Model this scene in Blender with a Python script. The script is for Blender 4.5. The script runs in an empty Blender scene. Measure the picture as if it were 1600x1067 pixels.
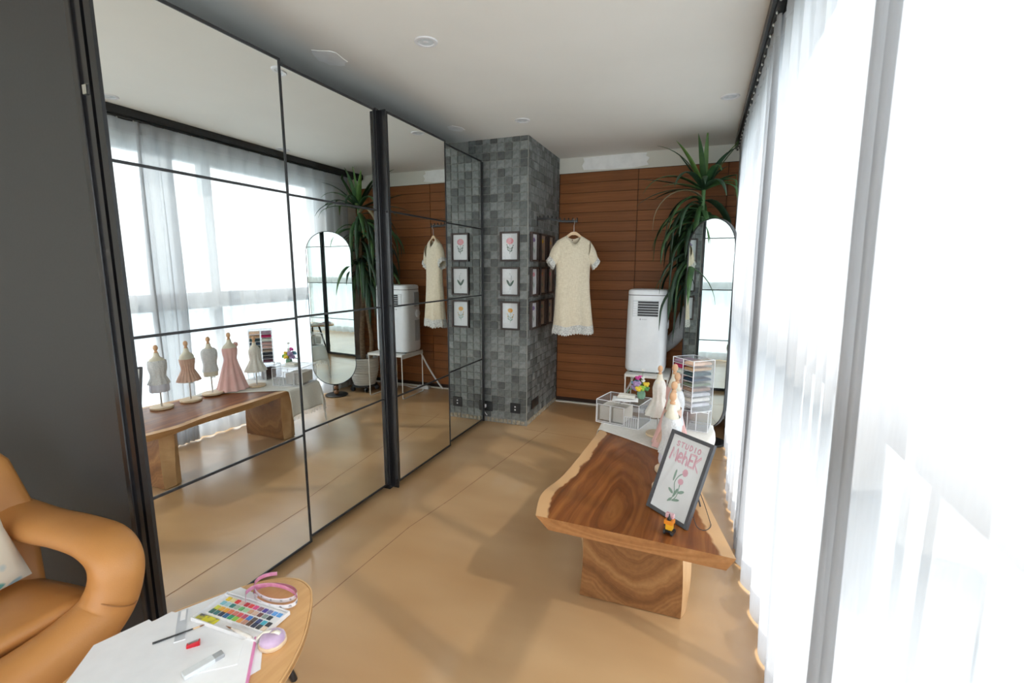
import bpy, bmesh, math, random
from mathutils import Vector, Matrix
random.seed(7)
PI = math.pi
scene = bpy.context.scene
COL = scene.collection

# ------------------------------------------------------------------ camera
F_PX, PITCH, YAW, ROLL = 739.0, 0.1532, 0.3804, 0.0021
cam_d = bpy.data.cameras.new('camera')
cam = bpy.data.objects.new('camera', cam_d)
COL.objects.link(cam)
cam_d.sensor_width = 36.0
cam_d.lens = F_PX * 36.0 / 1600.0
cam_d.clip_start = 0.02
_cp, _sp, _cy, _sy = math.cos(PITCH), math.sin(PITCH), math.cos(YAW), math.sin(YAW)
fw = Vector((-_sy * _cp, _cy * _cp, -_sp))
rt = Vector((_cy, _sy, 0))
up = rt.cross(fw)
rt2 = rt * math.cos(ROLL) + up * math.sin(ROLL)
up2 = -rt * math.sin(ROLL) + up * math.cos(ROLL)
M = Matrix((rt2, up2, -fw)).transposed().to_4x4()
M.translation = Vector((1.909, 0.0, 1.525))
cam.matrix_world = M
cam_d.dof.use_dof = True
cam_d.dof.focus_distance = 3.6
cam_d.dof.aperture_fstop = 4.0
scene.camera = cam

# ------------------------------------------------------------------ sky, sun, exposure
world = bpy.data.worlds.new('hazy_sky')
scene.world = world
world.use_nodes = True
wn, wl = world.node_tree.nodes, world.node_tree.links
wn.clear()
w_out = wn.new('ShaderNodeOutputWorld')
w_bg = wn.new('ShaderNodeBackground')
w_geo = wn.new('ShaderNodeTexCoord')
w_sep = wn.new('ShaderNodeSeparateXYZ')
w_map = wn.new('ShaderNodeMapRange')
w_ramp = wn.new('ShaderNodeValToRGB')
wl.new(w_geo.outputs['Generated'], w_sep.inputs[0])
w_map.inputs['From Min'].default_value = -1.0
w_map.inputs['From Max'].default_value = 1.0
wl.new(w_sep.outputs['Z'], w_map.inputs['Value'])
wl.new(w_map.outputs['Result'], w_ramp.inputs[0])
cr = w_ramp.color_ramp
cr.elements[0].position = 0.25
cr.elements[0].color = (0.42, 0.50, 0.53, 1)
cr.elements[1].position = 0.52
cr.elements[1].color = (1.0, 1.0, 1.0, 1)
e = cr.elements.new(0.47)
e.color = (0.62, 0.72, 0.76, 1)
e = cr.elements.new(1.0)
e.color = (0.80, 0.90, 1.0, 1)
wl.new(w_ramp.outputs[0], w_bg.inputs['Color'])
w_bg.inputs['Strength'].default_value = 4.5
wl.new(w_bg.outputs[0], w_out.inputs['Surface'])

sun_d = bpy.data.lights.new('sun', 'SUN')
sun_d.energy = 3.6
sun_d.angle = math.radians(1.6)
sun_d.color = (1.0, 0.93, 0.82)
sun = bpy.data.objects.new('sun', sun_d)
COL.objects.link(sun)
sun.location = (6, -1.0, 6)
sun.rotation_euler = Vector((-0.642, 0.232, -0.731)).to_track_quat('-Z', 'Y').to_euler()

vs = scene.view_settings
scene.display_settings.display_device = 'sRGB'
vs.view_transform = 'Standard'
vs.look = 'None'
vs.gamma = 1.0
vs.use_curve_mapping = False
vs.exposure = 0.17
scene.cycles.max_bounces = 14
scene.cycles.diffuse_bounces = 6
scene.cycles.glossy_bounces = 8
scene.cycles.transmission_bounces = 8
scene.cycles.transparent_max_bounces = 24
scene.cycles.sample_clamp_indirect = 6.0
scene.cycles.use_denoising = True
scene.cycles.caustics_reflective = True
scene.cycles.caustics_refractive = False


# ------------------------------------------------------------------ materials
def new_mat(name):
    m = bpy.data.materials.new(name)
    m.use_nodes = True
    nt = m.node_tree
    return m, nt, nt.nodes, nt.links, nt.nodes['Principled BSDF']


def c4(c):
    return (c[0], c[1], c[2], 1.0)


def pmat(name, c1, c2=None, scale=8.0, rough=0.5, metal=0.0, bump=0.0, bscale=None, spec=0.5,
         stretch=(1, 1, 1), coat=0.0, detail=4.0, lo=0.35, hi=0.65, sheen=0.0, rand=0.0, sub=0.0):
    """Principled with a noise-mixed colour and an optional noise bump, object coordinates."""
    m, nt, N, L, B = new_mat(name)
    B.inputs['Roughness'].default_value = rough
    B.inputs['Metallic'].default_value = metal
    B.inputs['Specular IOR Level'].default_value = spec
    B.inputs['Coat Weight'].default_value = coat
    B.inputs['Sheen Weight'].default_value = sheen
    tc = N.new('ShaderNodeTexCoord')
    mp = N.new('ShaderNodeMapping')
    mp.inputs['Scale'].default_value = stretch
    L.new(tc.outputs['Object'], mp.inputs['Vector'])
    if c2 is None:
        c2 = tuple(x * 0.9 for x in c1)
    nz = N.new('ShaderNodeTexNoise')
    nz.inputs['Scale'].default_value = scale
    nz.inputs['Detail'].default_value = detail
    L.new(mp.outputs[0], nz.inputs['Vector'])
    rp = N.new('ShaderNodeValToRGB')
    rp.color_ramp.elements[0].position = lo
    rp.color_ramp.elements[1].position = hi
    rp.color_ramp.elements[0].color = c4(c1)
    rp.color_ramp.elements[1].color = c4(c2)
    L.new(nz.outputs['Fac'], rp.inputs[0])
    col = rp.outputs[0]
    if rand > 0:
        oi = N.new('ShaderNodeObjectInfo')
        ge = N.new('ShaderNodeNewGeometry')
        ad = N.new('ShaderNodeMath'); ad.operation = 'ADD'
        L.new(oi.outputs['Random'], ad.inputs[0])
        L.new(ge.outputs['Random Per Island'], ad.inputs[1])
        fr = N.new('ShaderNodeMath'); fr.operation = 'FRACT'
        L.new(ad.outputs[0], fr.inputs[0])
        mr = N.new('ShaderNodeMapRange')
        mr.inputs['To Min'].default_value = 1.0 - rand
        mr.inputs['To Max'].default_value = 1.0 + rand
        L.new(fr.outputs[0], mr.inputs['Value'])
        hs = N.new('ShaderNodeHueSaturation')
        L.new(mr.outputs['Result'], hs.inputs['Value'])
        L.new(col, hs.inputs['Color'])
        col = hs.outputs[0]
    L.new(col, B.inputs['Base Color'])
    if bump > 0:
        n2 = N.new('ShaderNodeTexNoise')
        n2.inputs['Scale'].default_value = bscale or scale * 4
        n2.inputs['Detail'].default_value = 5
        L.new(mp.outputs[0], n2.inputs['Vector'])
        bp = N.new('ShaderNodeBump')
        bp.inputs['Strength'].default_value = bump
        bp.inputs['Distance'].default_value = 0.01
        L.new(n2.outputs['Fac'], bp.inputs['Height'])
        L.new(bp.outputs[0], B.inputs['Normal'])
    return m


def sheer_mat(name, transp, col=(0.93, 0.94, 0.95), transl=0.5, sc=260):
    m, nt, N, L, B = new_mat(name)
    out = N['Material Output']
    N.remove(B)
    tr = N.new('ShaderNodeBsdfTransparent')
    df = N.new('ShaderNodeBsdfDiffuse')
    tl = N.new('ShaderNodeBsdfTranslucent')
    df.inputs['Color'].default_value = c4(col)
    tl.inputs['Color'].default_value = c4(col)
    m1 = N.new('ShaderNodeMixShader')
    m1.inputs[0].default_value = transl
    L.new(df.outputs[0], m1.inputs[1]); L.new(tl.outputs[0], m1.inputs[2])
    m2 = N.new('ShaderNodeMixShader')
    tc = N.new('ShaderNodeTexCoord')
    mp = N.new('ShaderNodeMapping')
    mp.inputs['Scale'].default_value = (1, 1, 0.06)
    L.new(tc.outputs['Object'], mp.inputs['Vector'])
    nz = N.new('ShaderNodeTexNoise')
    nz.inputs['Scale'].default_value = sc
    nz.inputs['Detail'].default_value = 2
    L.new(mp.outputs[0], nz.inputs['Vector'])
    mr = N.new('ShaderNodeMapRange')
    mr.inputs['From Min'].default_value = 0.3
    mr.inputs['From Max'].default_value = 0.7
    mr.inputs['To Min'].default_value = 1 - transp - 0.02
    mr.inputs['To Max'].default_value = 1 - transp + 0.02
    L.new(nz.outputs['Fac'], mr.inputs['Value'])
    L.new(mr.outputs['Result'], m2.inputs[0])
    L.new(tr.outputs[0], m2.inputs[1]); L.new(m1.outputs[0], m2.inputs[2])
    L.new(m2.outputs[0], out.inputs['Surface'])
    return m


def clear_mat(name, tint=(0.97, 0.98, 0.98), rough=0.02, refl=0.05):
    """thin clear sheet: what passes plus a fresnel reflection"""
    m, nt, N, L, B = new_mat(name)
    out = N['Material Output']
    N.remove(B)
    tr = N.new('ShaderNodeBsdfTransparent'); tr.inputs['Color'].default_value = c4(tint)
    gl = N.new('ShaderNodeBsdfGlossy'); gl.inputs['Roughness'].default_value = rough
    mx = N.new('ShaderNodeMixShader')
    mx.inputs[0].default_value = refl
    L.new(tr.outputs[0], mx.inputs[1]); L.new(gl.outputs[0], mx.inputs[2])
    L.new(mx.outputs[0], out.inputs['Surface'])
    return m


def rings_mat(name, cols, center, scale, dist=3.0, stretch=(1, 1, 1), rough=0.4, sap=None, coat=0.1, bump=0.04):
    """plain-sawn / end-grain wood: distorted rings around a heart, optional pale sapwood from the 'edge' attribute"""
    m, nt, N, L, B = new_mat(name)
    B.inputs['Roughness'].default_value = rough
    B.inputs['Coat Weight'].default_value = coat
    B.inputs['Coat Roughness'].default_value = 0.25
    B.inputs['Specular IOR Level'].default_value = 0.3
    tc = N.new('ShaderNodeTexCoord')
    mp = N.new('ShaderNodeMapping')
    mp.inputs['Location'].default_value = (-center[0] * stretch[0], -center[1] * stretch[1], -center[2] * stretch[2])
    mp.inputs['Scale'].default_value = stretch
    L.new(tc.outputs['Object'], mp.inputs['Vector'])
    n0 = N.new('ShaderNodeTexNoise'); n0.inputs['Scale'].default_value = 2.3; n0.inputs['Detail'].default_value = 3
    L.new(mp.outputs[0], n0.inputs['Vector'])
    ln = N.new('ShaderNodeVectorMath'); ln.operation = 'LENGTH'
    L.new(mp.outputs[0], ln.inputs[0])
    ma = N.new('ShaderNodeMath'); ma.operation = 'MULTIPLY_ADD'
    L.new(n0.outputs['Fac'], ma.inputs[0]); ma.inputs[1].default_value = dist / scale
    L.new(ln.outputs['Value'], ma.inputs[2])
    cb = N.new('ShaderNodeCombineXYZ')
    L.new(ma.outputs[0], cb.inputs[0])
    n1 = N.new('ShaderNodeTexNoise'); n1.inputs['Scale'].default_value = scale
    n1.inputs['Detail'].default_value = 6; n1.inputs['Roughness'].default_value = 0.62
    L.new(cb.outputs[0], n1.inputs['Vector'])
    rp = N.new('ShaderNodeValToRGB')
    el = rp.color_ramp.elements
    el[0].position = 0.34; el[0].color = c4(cols[0])
    el[1].position = 0.66; el[1].color = c4(cols[-1])
    for k, c in enumerate(cols[1:-1]):
        x = el.new(0.34 + 0.32 * (k + 1) / (len(cols) - 1)); x.color = c4(c)
    L.new(n1.outputs['Fac'], rp.inputs[0])
    fine = N.new('ShaderNodeTexNoise'); fine.inputs['Scale'].default_value = 60; fine.inputs['Detail'].default_value = 4
    m3 = N.new('ShaderNodeMapping'); m3.inputs['Scale'].default_value = (1.0, 0.12, 1.0)
    L.new(tc.outputs['Object'], m3.inputs['Vector']); L.new(m3.outputs[0], fine.inputs['Vector'])
    mrr = N.new('ShaderNodeMapRange'); mrr.inputs['To Min'].default_value = 0.75; mrr.inputs['To Max'].default_value = 1.2
    L.new(fine.outputs['Fac'], mrr.inputs['Value'])
    mu = N.new('ShaderNodeHueSaturation')
    L.new(mrr.outputs['Result'], mu.inputs['Value']); L.new(rp.outputs[0], mu.inputs['Color'])
    col = mu.outputs[0]
    if sap is not None:
        at = N.new('ShaderNodeAttribute'); at.attribute_name = 'edge'
        n2 = N.new('ShaderNodeTexNoise'); n2.inputs['Scale'].default_value = 9
        L.new(tc.outputs['Object'], n2.inputs['Vector'])
        ad = N.new('ShaderNodeMath'); ad.operation = 'MULTIPLY_ADD'
        L.new(n2.outputs['Fac'], ad.inputs[0]); ad.inputs[1].default_value = 0.5
        L.new(at.outputs['Fac'], ad.inputs[2])
        r2 = N.new('ShaderNodeValToRGB')
        r2.color_ramp.elements[0].position = 0.70; r2.color_ramp.elements[1].position = 0.78
        L.new(ad.outputs[0], r2.inputs[0])
        sm = N.new('ShaderNodeMix'); sm.data_type = 'RGBA'
        L.new(r2.outputs[0], sm.inputs[0])
        sm.inputs[6].default_value = c4(sap)
        L.new(col, sm.inputs[7])
        col = sm.outputs[2]
    L.new(col, B.inputs['Base Color'])
    if bump:
        bp = N.new('ShaderNodeBump'); bp.inputs['Strength'].default_value = bump; bp.inputs['Distance'].default_value = 0.004
        L.new(n1.outputs['Fac'], bp.inputs['Height']); L.new(bp.outputs[0], B.inputs['Normal'])
    return m


def grid_weave(name, c1, c2, scale, rough=0.9, bump=0.5):
    m, nt, N, L, B = new_mat(name)
    B.inputs['Roughness'].default_value = rough
    B.inputs['Sheen Weight'].default_value = 0.2
    tc = N.new('ShaderNodeTexCoord')
    nz = []
    for st in ((1, 1, 0.15), (0.15, 0.15, 1)):
        mp = N.new('ShaderNodeMapping'); mp.inputs['Scale'].default_value = st
        L.new(tc.outputs['Object'], mp.inputs['Vector'])
        n = N.new('ShaderNodeTexNoise'); n.inputs['Scale'].default_value = scale; n.inputs['Detail'].default_value = 3
        L.new(mp.outputs[0], n.inputs['Vector']); nz.append(n)
    ad = N.new('ShaderNodeMath'); ad.operation = 'ADD'
    L.new(nz[0].outputs['Fac'], ad.inputs[0]); L.new(nz[1].outputs['Fac'], ad.inputs[1])
    rp = N.new('ShaderNodeValToRGB')
    rp.color_ramp.elements[0].position = 0.35; rp.color_ramp.elements[0].color = c4(c1)
    rp.color_ramp.elements[1].position = 0.65; rp.color_ramp.elements[1].color = c4(c2)
    mr = N.new('ShaderNodeMapRange'); mr.inputs['From Max'].default_value = 2.0
    L.new(ad.outputs[0], mr.inputs['Value']); L.new(mr.outputs['Result'], rp.inputs[0])
    L.new(rp.outputs[0], B.inputs['Base Color'])
    bp = N.new('ShaderNodeBump'); bp.inputs['Strength'].default_value = bump; bp.inputs['Distance'].default_value = 0.004
    L.new(mr.outputs['Result'], bp.inputs['Height']); L.new(bp.outputs[0], B.inputs['Normal'])
    return m


def floral_mat(name):
    m, nt, N, L, B = new_mat(name)
    B.inputs['Roughness'].default_value = 0.85
    tc = N.new('ShaderNodeTexCoord')
    vo = N.new('ShaderNodeTexVoronoi'); vo.inputs['Scale'].default_value = 16
    L.new(tc.outputs['Object'], vo.inputs['Vector'])
    rp = N.new('ShaderNodeValToRGB')
    rp.color_ramp.elements[0].position = 0.30; rp.color_ramp.elements[0].color = (1, 1, 1, 1)
    rp.color_ramp.elements[1].position = 0.42; rp.color_ramp.elements[1].color = (0, 0, 0, 1)
    L.new(vo.outputs['Distance'], rp.inputs[0])
    c = N.new('ShaderNodeValToRGB')
    c.color_ramp.interpolation = 'CONSTANT'
    el = c.color_ramp.elements
    pal = [(0.55, 0.42, 0.66), (0.78, 0.74, 0.62), (0.14, 0.42, 0.40), (0.80, 0.66, 0.30), (0.78, 0.74, 0.62), (0.35, 0.55, 0.62)]
    el[0].color = c4(pal[0]); el[0].position = 0
    el[1].color = c4(pal[1]); el[1].position = 1 / 6
    for k in range(2, 6):
        x = el.new(k / 6); x.color = c4(pal[k])
    sp = N.new('ShaderNodeSeparateColor')
    L.new(vo.outputs['Color'], sp.inputs[0]); L.new(sp.outputs[0], c.inputs[0])
    mx = N.new('ShaderNodeMix'); mx.data_type = 'RGBA'
    L.new(rp.outputs[0], mx.inputs[0])
    mx.inputs[6].default_value = (0.80, 0.76, 0.64, 1)
    L.new(c.outputs[0], mx.inputs[7])
    L.new(mx.outputs[2], B.inputs['Base Color'])
    return m


def floor_mat():
    m, nt, N, L, B = new_mat('polished_tan_concrete')
    tc = N.new('ShaderNodeTexCoord')
    def noise(scale, st=(1, 1, 1), det=5, dist=0.0):
        mp = N.new('ShaderNodeMapping'); mp.inputs['Scale'].default_value = st
        L.new(tc.outputs['Object'], mp.inputs['Vector'])
        n = N.new('ShaderNodeTexNoise'); n.inputs['Scale'].default_value = scale
        n.inputs['Detail'].default_value = det; n.inputs['Distortion'].default_value = dist
        L.new(mp.outputs[0], n.inputs['Vector'])
        return n
    n1 = noise(1.5, (0.6, 1.3, 1), 2.5, 0.0)
    r1 = N.new('ShaderNodeValToRGB')
    r1.color_ramp.elements[0].position = 0.32; r1.color_ramp.elements[0].color = (0.43, 0.25, 0.113, 1)
    r1.color_ramp.elements[1].position = 0.70; r1.color_ramp.elements[1].color = (0.55, 0.355, 0.185, 1)
    L.new(n1.outputs['Fac'], r1.inputs[0])
    n2 = noise(2.2, (0.5, 2.0, 1), 4, 0.0)
    mr = N.new('ShaderNodeMapRange'); mr.inputs['To Min'].default_value = 0.92; mr.inputs['To Max'].default_value = 1.10
    L.new(n2.outputs['Fac'], mr.inputs['Value'])
    hs = N.new('ShaderNodeHueSaturation')
    L.new(mr.outputs['Result'], hs.inputs['Value']); L.new(r1.outputs[0], hs.inputs['Color'])
    # worn pale scuffs
    n3 = noise(1.5, (1.4, 0.7, 1), 2, 0.0)
    r3 = N.new('ShaderNodeValToRGB')
    r3.color_ramp.elements[0].position = 0.62; r3.color_ramp.elements[0].color = (0, 0, 0, 1)
    r3.color_ramp.elements[1].position = 0.80; r3.color_ramp.elements[1].color = (0.35, 0.35, 0.35, 1)
    L.new(n3.outputs['Fac'], r3.inputs[0])
    mx = N.new('ShaderNodeMix'); mx.data_type = 'RGBA'
    L.new(r3.outputs[0], mx.inputs[0]); L.new(hs.outputs[0], mx.inputs[6])
    mx.inputs[7].default_value = (0.55, 0.44, 0.33, 1)
    L.new(mx.outputs[2], B.inputs['Base Color'])
    B.inputs['Coat Weight'].default_value = 0.55; B.inputs['Coat Roughness'].default_value = 0.20
    B.inputs['Roughness'].default_value = 0.28
    return m


MT = {}
MT['floor'] = floor_mat()
MT['joint'] = pmat('floor_joint_filler', (0.25, 0.12, 0.06), (0.33, 0.19, 0.10), 20, 0.6)
MT['ceiling'] = pmat('ceiling_paint', (0.79, 0.775, 0.725), (0.82, 0.805, 0.755), 1.5, 0.7, bump=0.03, bscale=60)
MT['patch'] = pmat('white_plaster', (0.92, 0.92, 0.90), (0.84, 0.84, 0.82), 14, 0.85)
MT['wallpaint'] = pmat('warm_white_paint', (0.68, 0.66, 0.58), (0.72, 0.70, 0.63), 3, 0.75)
MT['plank'] = pmat('teak_plank', (0.20, 0.070, 0.020), (0.265, 0.098, 0.031), 5, 0.5, spec=0.25, stretch=(0.5, 1, 9), bump=0.05, rand=0.16, lo=0.3, hi=0.7)
MT['plankgap'] = pmat('dark_joint', (0.03, 0.012, 0.006), None, 5, 0.8)
MT['tile'] = pmat('grey_stone_tile', (0.115, 0.125, 0.122), (0.20, 0.212, 0.205), 26, 0.5, bump=0.25, bscale=70, rand=0.5, spec=0.4)
MT['grout'] = pmat('grey_grout', (0.27, 0.27, 0.25), (0.33, 0.33, 0.30), 30, 0.9)
MT['rubble'] = pmat('pale_rubble_edge', (0.42, 0.38, 0.30), (0.30, 0.24, 0.17), 40, 0.9, bump=0.4)
MT['black'] = pmat('black_powder_coat', (0.012, 0.013, 0.015), (0.016, 0.017, 0.019), 60, 0.38)
MT['blackpanel'] = pmat('charcoal_laminate', (0.030, 0.031, 0.033), (0.034, 0.035, 0.037), 90, 0.42, spec=0.5)
MT['groove'] = pmat('black_anodised', (0.01, 0.01, 0.012), (0.014, 0.014, 0.016), 40, 0.22, spec=0.6)
MT['steel'] = pmat('brushed_steel', (0.62, 0.62, 0.60), (0.55, 0.55, 0.53), 60, 0.28, metal=1.0)
MT['mirror'] = pmat('silver_mirror', (0.84, 0.87, 0.855), (0.84, 0.87, 0.855), 1, 0.0, metal=1.0)
MT['mirror2'] = pmat('greenish_mirror', (0.80, 0.88, 0.865), (0.80, 0.88, 0.865), 1, 0.0, metal=1.0)
MT['glass'] = clear_mat('window_glass', (0.965, 0.972, 0.975))
MT['picglass'] = clear_mat('picture_glass', (0.985, 0.985, 0.985), 0.0, 0.02)
MT['acrylic'] = clear_mat('clear_acrylic', (0.965, 0.97, 0.98), 0.30, 0.11)
MT['acryledge'] = pmat('acrylic_edge_gleam_paint', (0.84, 0.85, 0.88), (0.90, 0.91, 0.93), 30, 0.25)  # gleam of the acrylic edges put into a pale opaque colour
MT['sheer'] = sheer_mat('sheer_voile', 0.25, (0.66, 0.675, 0.70))
MT['hem'] = sheer_mat('sheer_voile_hem', 0.16, (0.66, 0.675, 0.70))
MT['winframe'] = pmat('grey_window_frame', (0.75, 0.76, 0.77), None, 30, 0.45)
MT['balcony'] = pmat('pale_balcony_concrete', (0.55, 0.57, 0.58), (0.62, 0.64, 0.65), 4, 0.8)
MT['ac'] = pmat('white_plastic', (0.77, 0.80, 0.83), (0.79, 0.82, 0.85), 40, 0.32)
MT['acgrey'] = pmat('pale_grey_plastic', (0.66, 0.70, 0.73), None, 40, 0.4)
MT['darkplastic'] = pmat('dark_plastic', (0.03, 0.033, 0.038), None, 40, 0.45)
MT['greyprint'] = pmat('grey_print', (0.36, 0.38, 0.40), None, 40, 0.5)
MT['whitemetal'] = pmat('white_powder_coat', (0.74, 0.74, 0.70), (0.78, 0.78, 0.74), 50, 0.4)
MT['hose'] = pmat('grey_white_hose', (0.68, 0.71, 0.73), None, 40, 0.45)
MT['framewood'] = pmat('dark_brown_frame', (0.032, 0.018, 0.015), (0.05, 0.028, 0.022), 20, 0.4, stretch=(1, 1, 0.2))
MT['signframe'] = pmat('charcoal_frame', (0.055, 0.055, 0.062), (0.065, 0.065, 0.072), 40, 0.42)
MT['paper'] = pmat('white_paper', (0.80, 0.82, 0.85), (0.83, 0.85, 0.88), 20, 0.7)
MT['matpaper'] = pmat('white_print_paper', (0.74, 0.76, 0.77), (0.77, 0.79, 0.80), 20, 0.6)
MT['beigepaper'] = pmat('beige_print_paper', (0.52, 0.40, 0.30), (0.48, 0.36, 0.27), 20, 0.6)
MT['cream'] = pmat('cream_card', (0.80, 0.76, 0.66), (0.84, 0.80, 0.71), 20, 0.75)
MT['linen'] = grid_weave('ivory_linen', (0.72, 0.70, 0.64), (0.82, 0.80, 0.75), 320, 0.95, 0.35)
MT['tweed'] = grid_weave('cream_tweed', (0.62, 0.535, 0.385), (0.80, 0.72, 0.56), 210, 0.95, 0.8)
MT['lace'] = pmat('white_lace', (0.80, 0.79, 0.74), (0.40, 0.40, 0.38), 130, 0.9, bump=0.8, bscale=260, lo=0.45, hi=0.62)
MT['hangerwood'] = pmat('pale_wood', (0.66, 0.46, 0.27), (0.74, 0.54, 0.33), 12, 0.45, stretch=(1, 1, 5))
MT['finial'] = pmat('turned_beech', (0.62, 0.36, 0.20), (0.70, 0.43, 0.25), 14, 0.45)
MT['basewood'] = pmat('pale_beech', (0.68, 0.52, 0.34), (0.76, 0.60, 0.42), 10, 0.5, stretch=(1, 4, 1))
MT['walnutball'] = pmat('walnut_ball', (0.20, 0.085, 0.04), (0.28, 0.13, 0.06), 18, 0.35)
MT['green1'] = pmat('leaf_green', (0.030, 0.085, 0.030), (0.065, 0.150, 0.045), 12, 0.42, stretch=(1, 1, 1))
MT['green2'] = pmat('leaf_dark_green', (0.014, 0.042, 0.022), (0.030, 0.075, 0.034), 12, 0.42)
MT['green3'] = pmat('leaf_light_green', (0.10, 0.22, 0.05), (0.16, 0.30, 0.08), 12, 0.4)
MT['dryleaf'] = pmat('dry_leaf_tan', (0.40, 0.33, 0.20), (0.30, 0.24, 0.14), 14, 0.7)
MT['trunk'] = pmat('plant_trunk', (0.17, 0.10, 0.055), (0.26, 0.17, 0.10), 26, 0.85, bump=0.5, stretch=(1, 1, 3))
MT['stemgreen'] = pmat('green_stalk', (0.06, 0.16, 0.05), (0.10, 0.22, 0.07), 14, 0.45)
MT['pot'] = pmat('white_ceramic', (0.62, 0.62, 0.58), (0.70, 0.70, 0.66), 10, 0.5)
MT['soil'] = pmat('dark_soil', (0.03, 0.02, 0.014), (0.06, 0.04, 0.03), 60, 0.95, bump=0.8)
MT['tabletop'] = rings_mat('suar_wood_top', [(0.060, 0.016, 0.004), (0.19, 0.055, 0.012), (0.28, 0.095, 0.022), (0.33, 0.122, 0.030)],
                           (1.60, 1.92, 0.475), 7.0, 2.6, (2.9, 0.62, 1.0), 0.36, sap=(0.62, 0.37, 0.18), coat=0.06)
MT['tableend'] = rings_mat('suar_wood_end', [(0.24, 0.095, 0.034), (0.36, 0.165, 0.06), (0.45, 0.23, 0.095)],
                           (1.66, 1.5, 0.47), 14, 1.5, (0.5, 0.3, 3.2), 0.45, coat=0.05)
MT['legwood'] = rings_mat('suar_wood_leg', [(0.10, 0.038, 0.012), (0.21, 0.090, 0.030), (0.29, 0.138, 0.050), (0.36, 0.185, 0.072)],
                          (1.66, 2.0, 0.46), 12.0, 3.4, (1.15, 0.5, 0.95), 0.45, coat=0.05)
MT['sapwood'] = pmat('sapwood', (0.62, 0.40, 0.21), (0.50, 0.29, 0.13), 9, 0.5, stretch=(3, 0.7, 0.5), bump=0.08)
MT['leather'] = pmat('tan_leather', (0.48, 0.215, 0.062), (0.54, 0.25, 0.075), 5, 0.40, bump=0.06, bscale=240, spec=0.45)
MT['seam'] = pmat('leather_seam', (0.30, 0.125, 0.035), None, 10, 0.6)
MT['floral'] = floral_mat('floral_fabric')
MT['oak'] = pmat('pale_oak_veneer', (0.60, 0.335, 0.135), (0.66, 0.385, 0.165), 6, 0.36, stretch=(8, 1, 1), coat=0.15)
MT['oakedge'] = pmat('oak_edge', (0.64, 0.38, 0.16), (0.70, 0.43, 0.20), 8, 0.45)
MT['red'] = pmat('red_plastic', (0.62, 0.01, 0.025), None, 30, 0.3)
MT['whitepl'] = pmat('white_glossy_plastic', (0.80, 0.80, 0.82), None, 30, 0.3)
MT['lilac'] = pmat('lilac_velvet', (0.40, 0.28, 0.45), (0.54, 0.41, 0.58), 18, 0.9, sheen=0.6)
MT['pinktape'] = pmat('pink_tape', (0.74, 0.33, 0.50), (0.66, 0.24, 0.42), 60, 0.5)
MT['whitetape'] = pmat('white_tape', (0.80, 0.80, 0.83), None, 60, 0.5)
MT['ink'] = pmat('black_ink', (0.05, 0.05, 0.07), None, 30, 0.6)
MT['pinkedge'] = pmat('pink_binding', (0.72, 0.25, 0.48), None, 30, 0.5)
MT['pinkprint'] = pmat('pink_print', (0.72, 0.40, 0.47), (0.66, 0.34, 0.42), 40, 0.6)
MT['greenprint'] = pmat('soft_green_print', (0.20, 0.32, 0.26), (0.26, 0.38, 0.31), 40, 0.6)
MT['darkgreenprint'] = pmat('deep_green_print', (0.05, 0.10, 0.075), (0.08, 0.14, 0.10), 40, 0.6)
MT['rose'] = pmat('rose_print', (0.70, 0.20, 0.23), (0.80, 0.36, 0.38), 90, 0.6)
MT['marigold'] = pmat('marigold_print', (0.72, 0.34, 0.02), (0.78, 0.45, 0.05), 90, 0.6)
MT['purpleprint'] = pmat('purple_print', (0.16, 0.09, 0.24), (0.25, 0.16, 0.34), 60, 0.6)
MT['yellowprint'] = pmat('yellow_print', (0.74, 0.58, 0.10), None, 60, 0.6)
MT['orange'] = pmat('orange_plastic', (0.75, 0.24, 0.015), None, 30, 0.35)
MT['yellow'] = pmat('amber_plastic', (0.80, 0.42, 0.02), None, 30, 0.35)
MT['toypink'] = pmat('striped_pink', (0.62, 0.25, 0.30), (0.80, 0.66, 0.66), 90, 0.5)
MT['dressivory'] = pmat('ivory_cloth', (0.70, 0.68, 0.62), (0.77, 0.75, 0.70), 60, 0.9, bump=0.2, bscale=200)
MT['dresswhite'] = pmat('white_lace_cloth', (0.78, 0.79, 0.80), (0.68, 0.70, 0.72), 70, 0.9, bump=0.5, bscale=150)
MT['dresspalelilac'] = pmat('pale_blue_satin', (0.66, 0.69, 0.80), (0.72, 0.74, 0.84), 20, 0.5)
MT['dressrose'] = pmat('dusty_rose_cloth', (0.62, 0.40, 0.31), (0.68, 0.46, 0.37), 30, 0.8)
MT['dresspink'] = pmat('pink_chiffon', (0.78, 0.47, 0.44), (0.83, 0.55, 0.52), 12, 0.8)
MT['formcloth'] = pmat('cream_form_cloth', (0.74, 0.70, 0.58), (0.78, 0.74, 0.63), 50, 0.9)
for nm, c in dict(flower_magenta=(0.62, 0.08, 0.33), flower_lilac=(0.40, 0.28, 0.50), flower_white=(0.82, 0.82, 0.80),
                  flower_yellow=(0.80, 0.58, 0.06), flower_lime=(0.36, 0.58, 0.08), flower_blue=(0.14, 0.36, 0.50),
                  flower_green=(0.10, 0.28, 0.10), sage=(0.22, 0.40, 0.28)).items():
    MT[nm] = pmat(nm, c, None, 50, 0.85)


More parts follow.
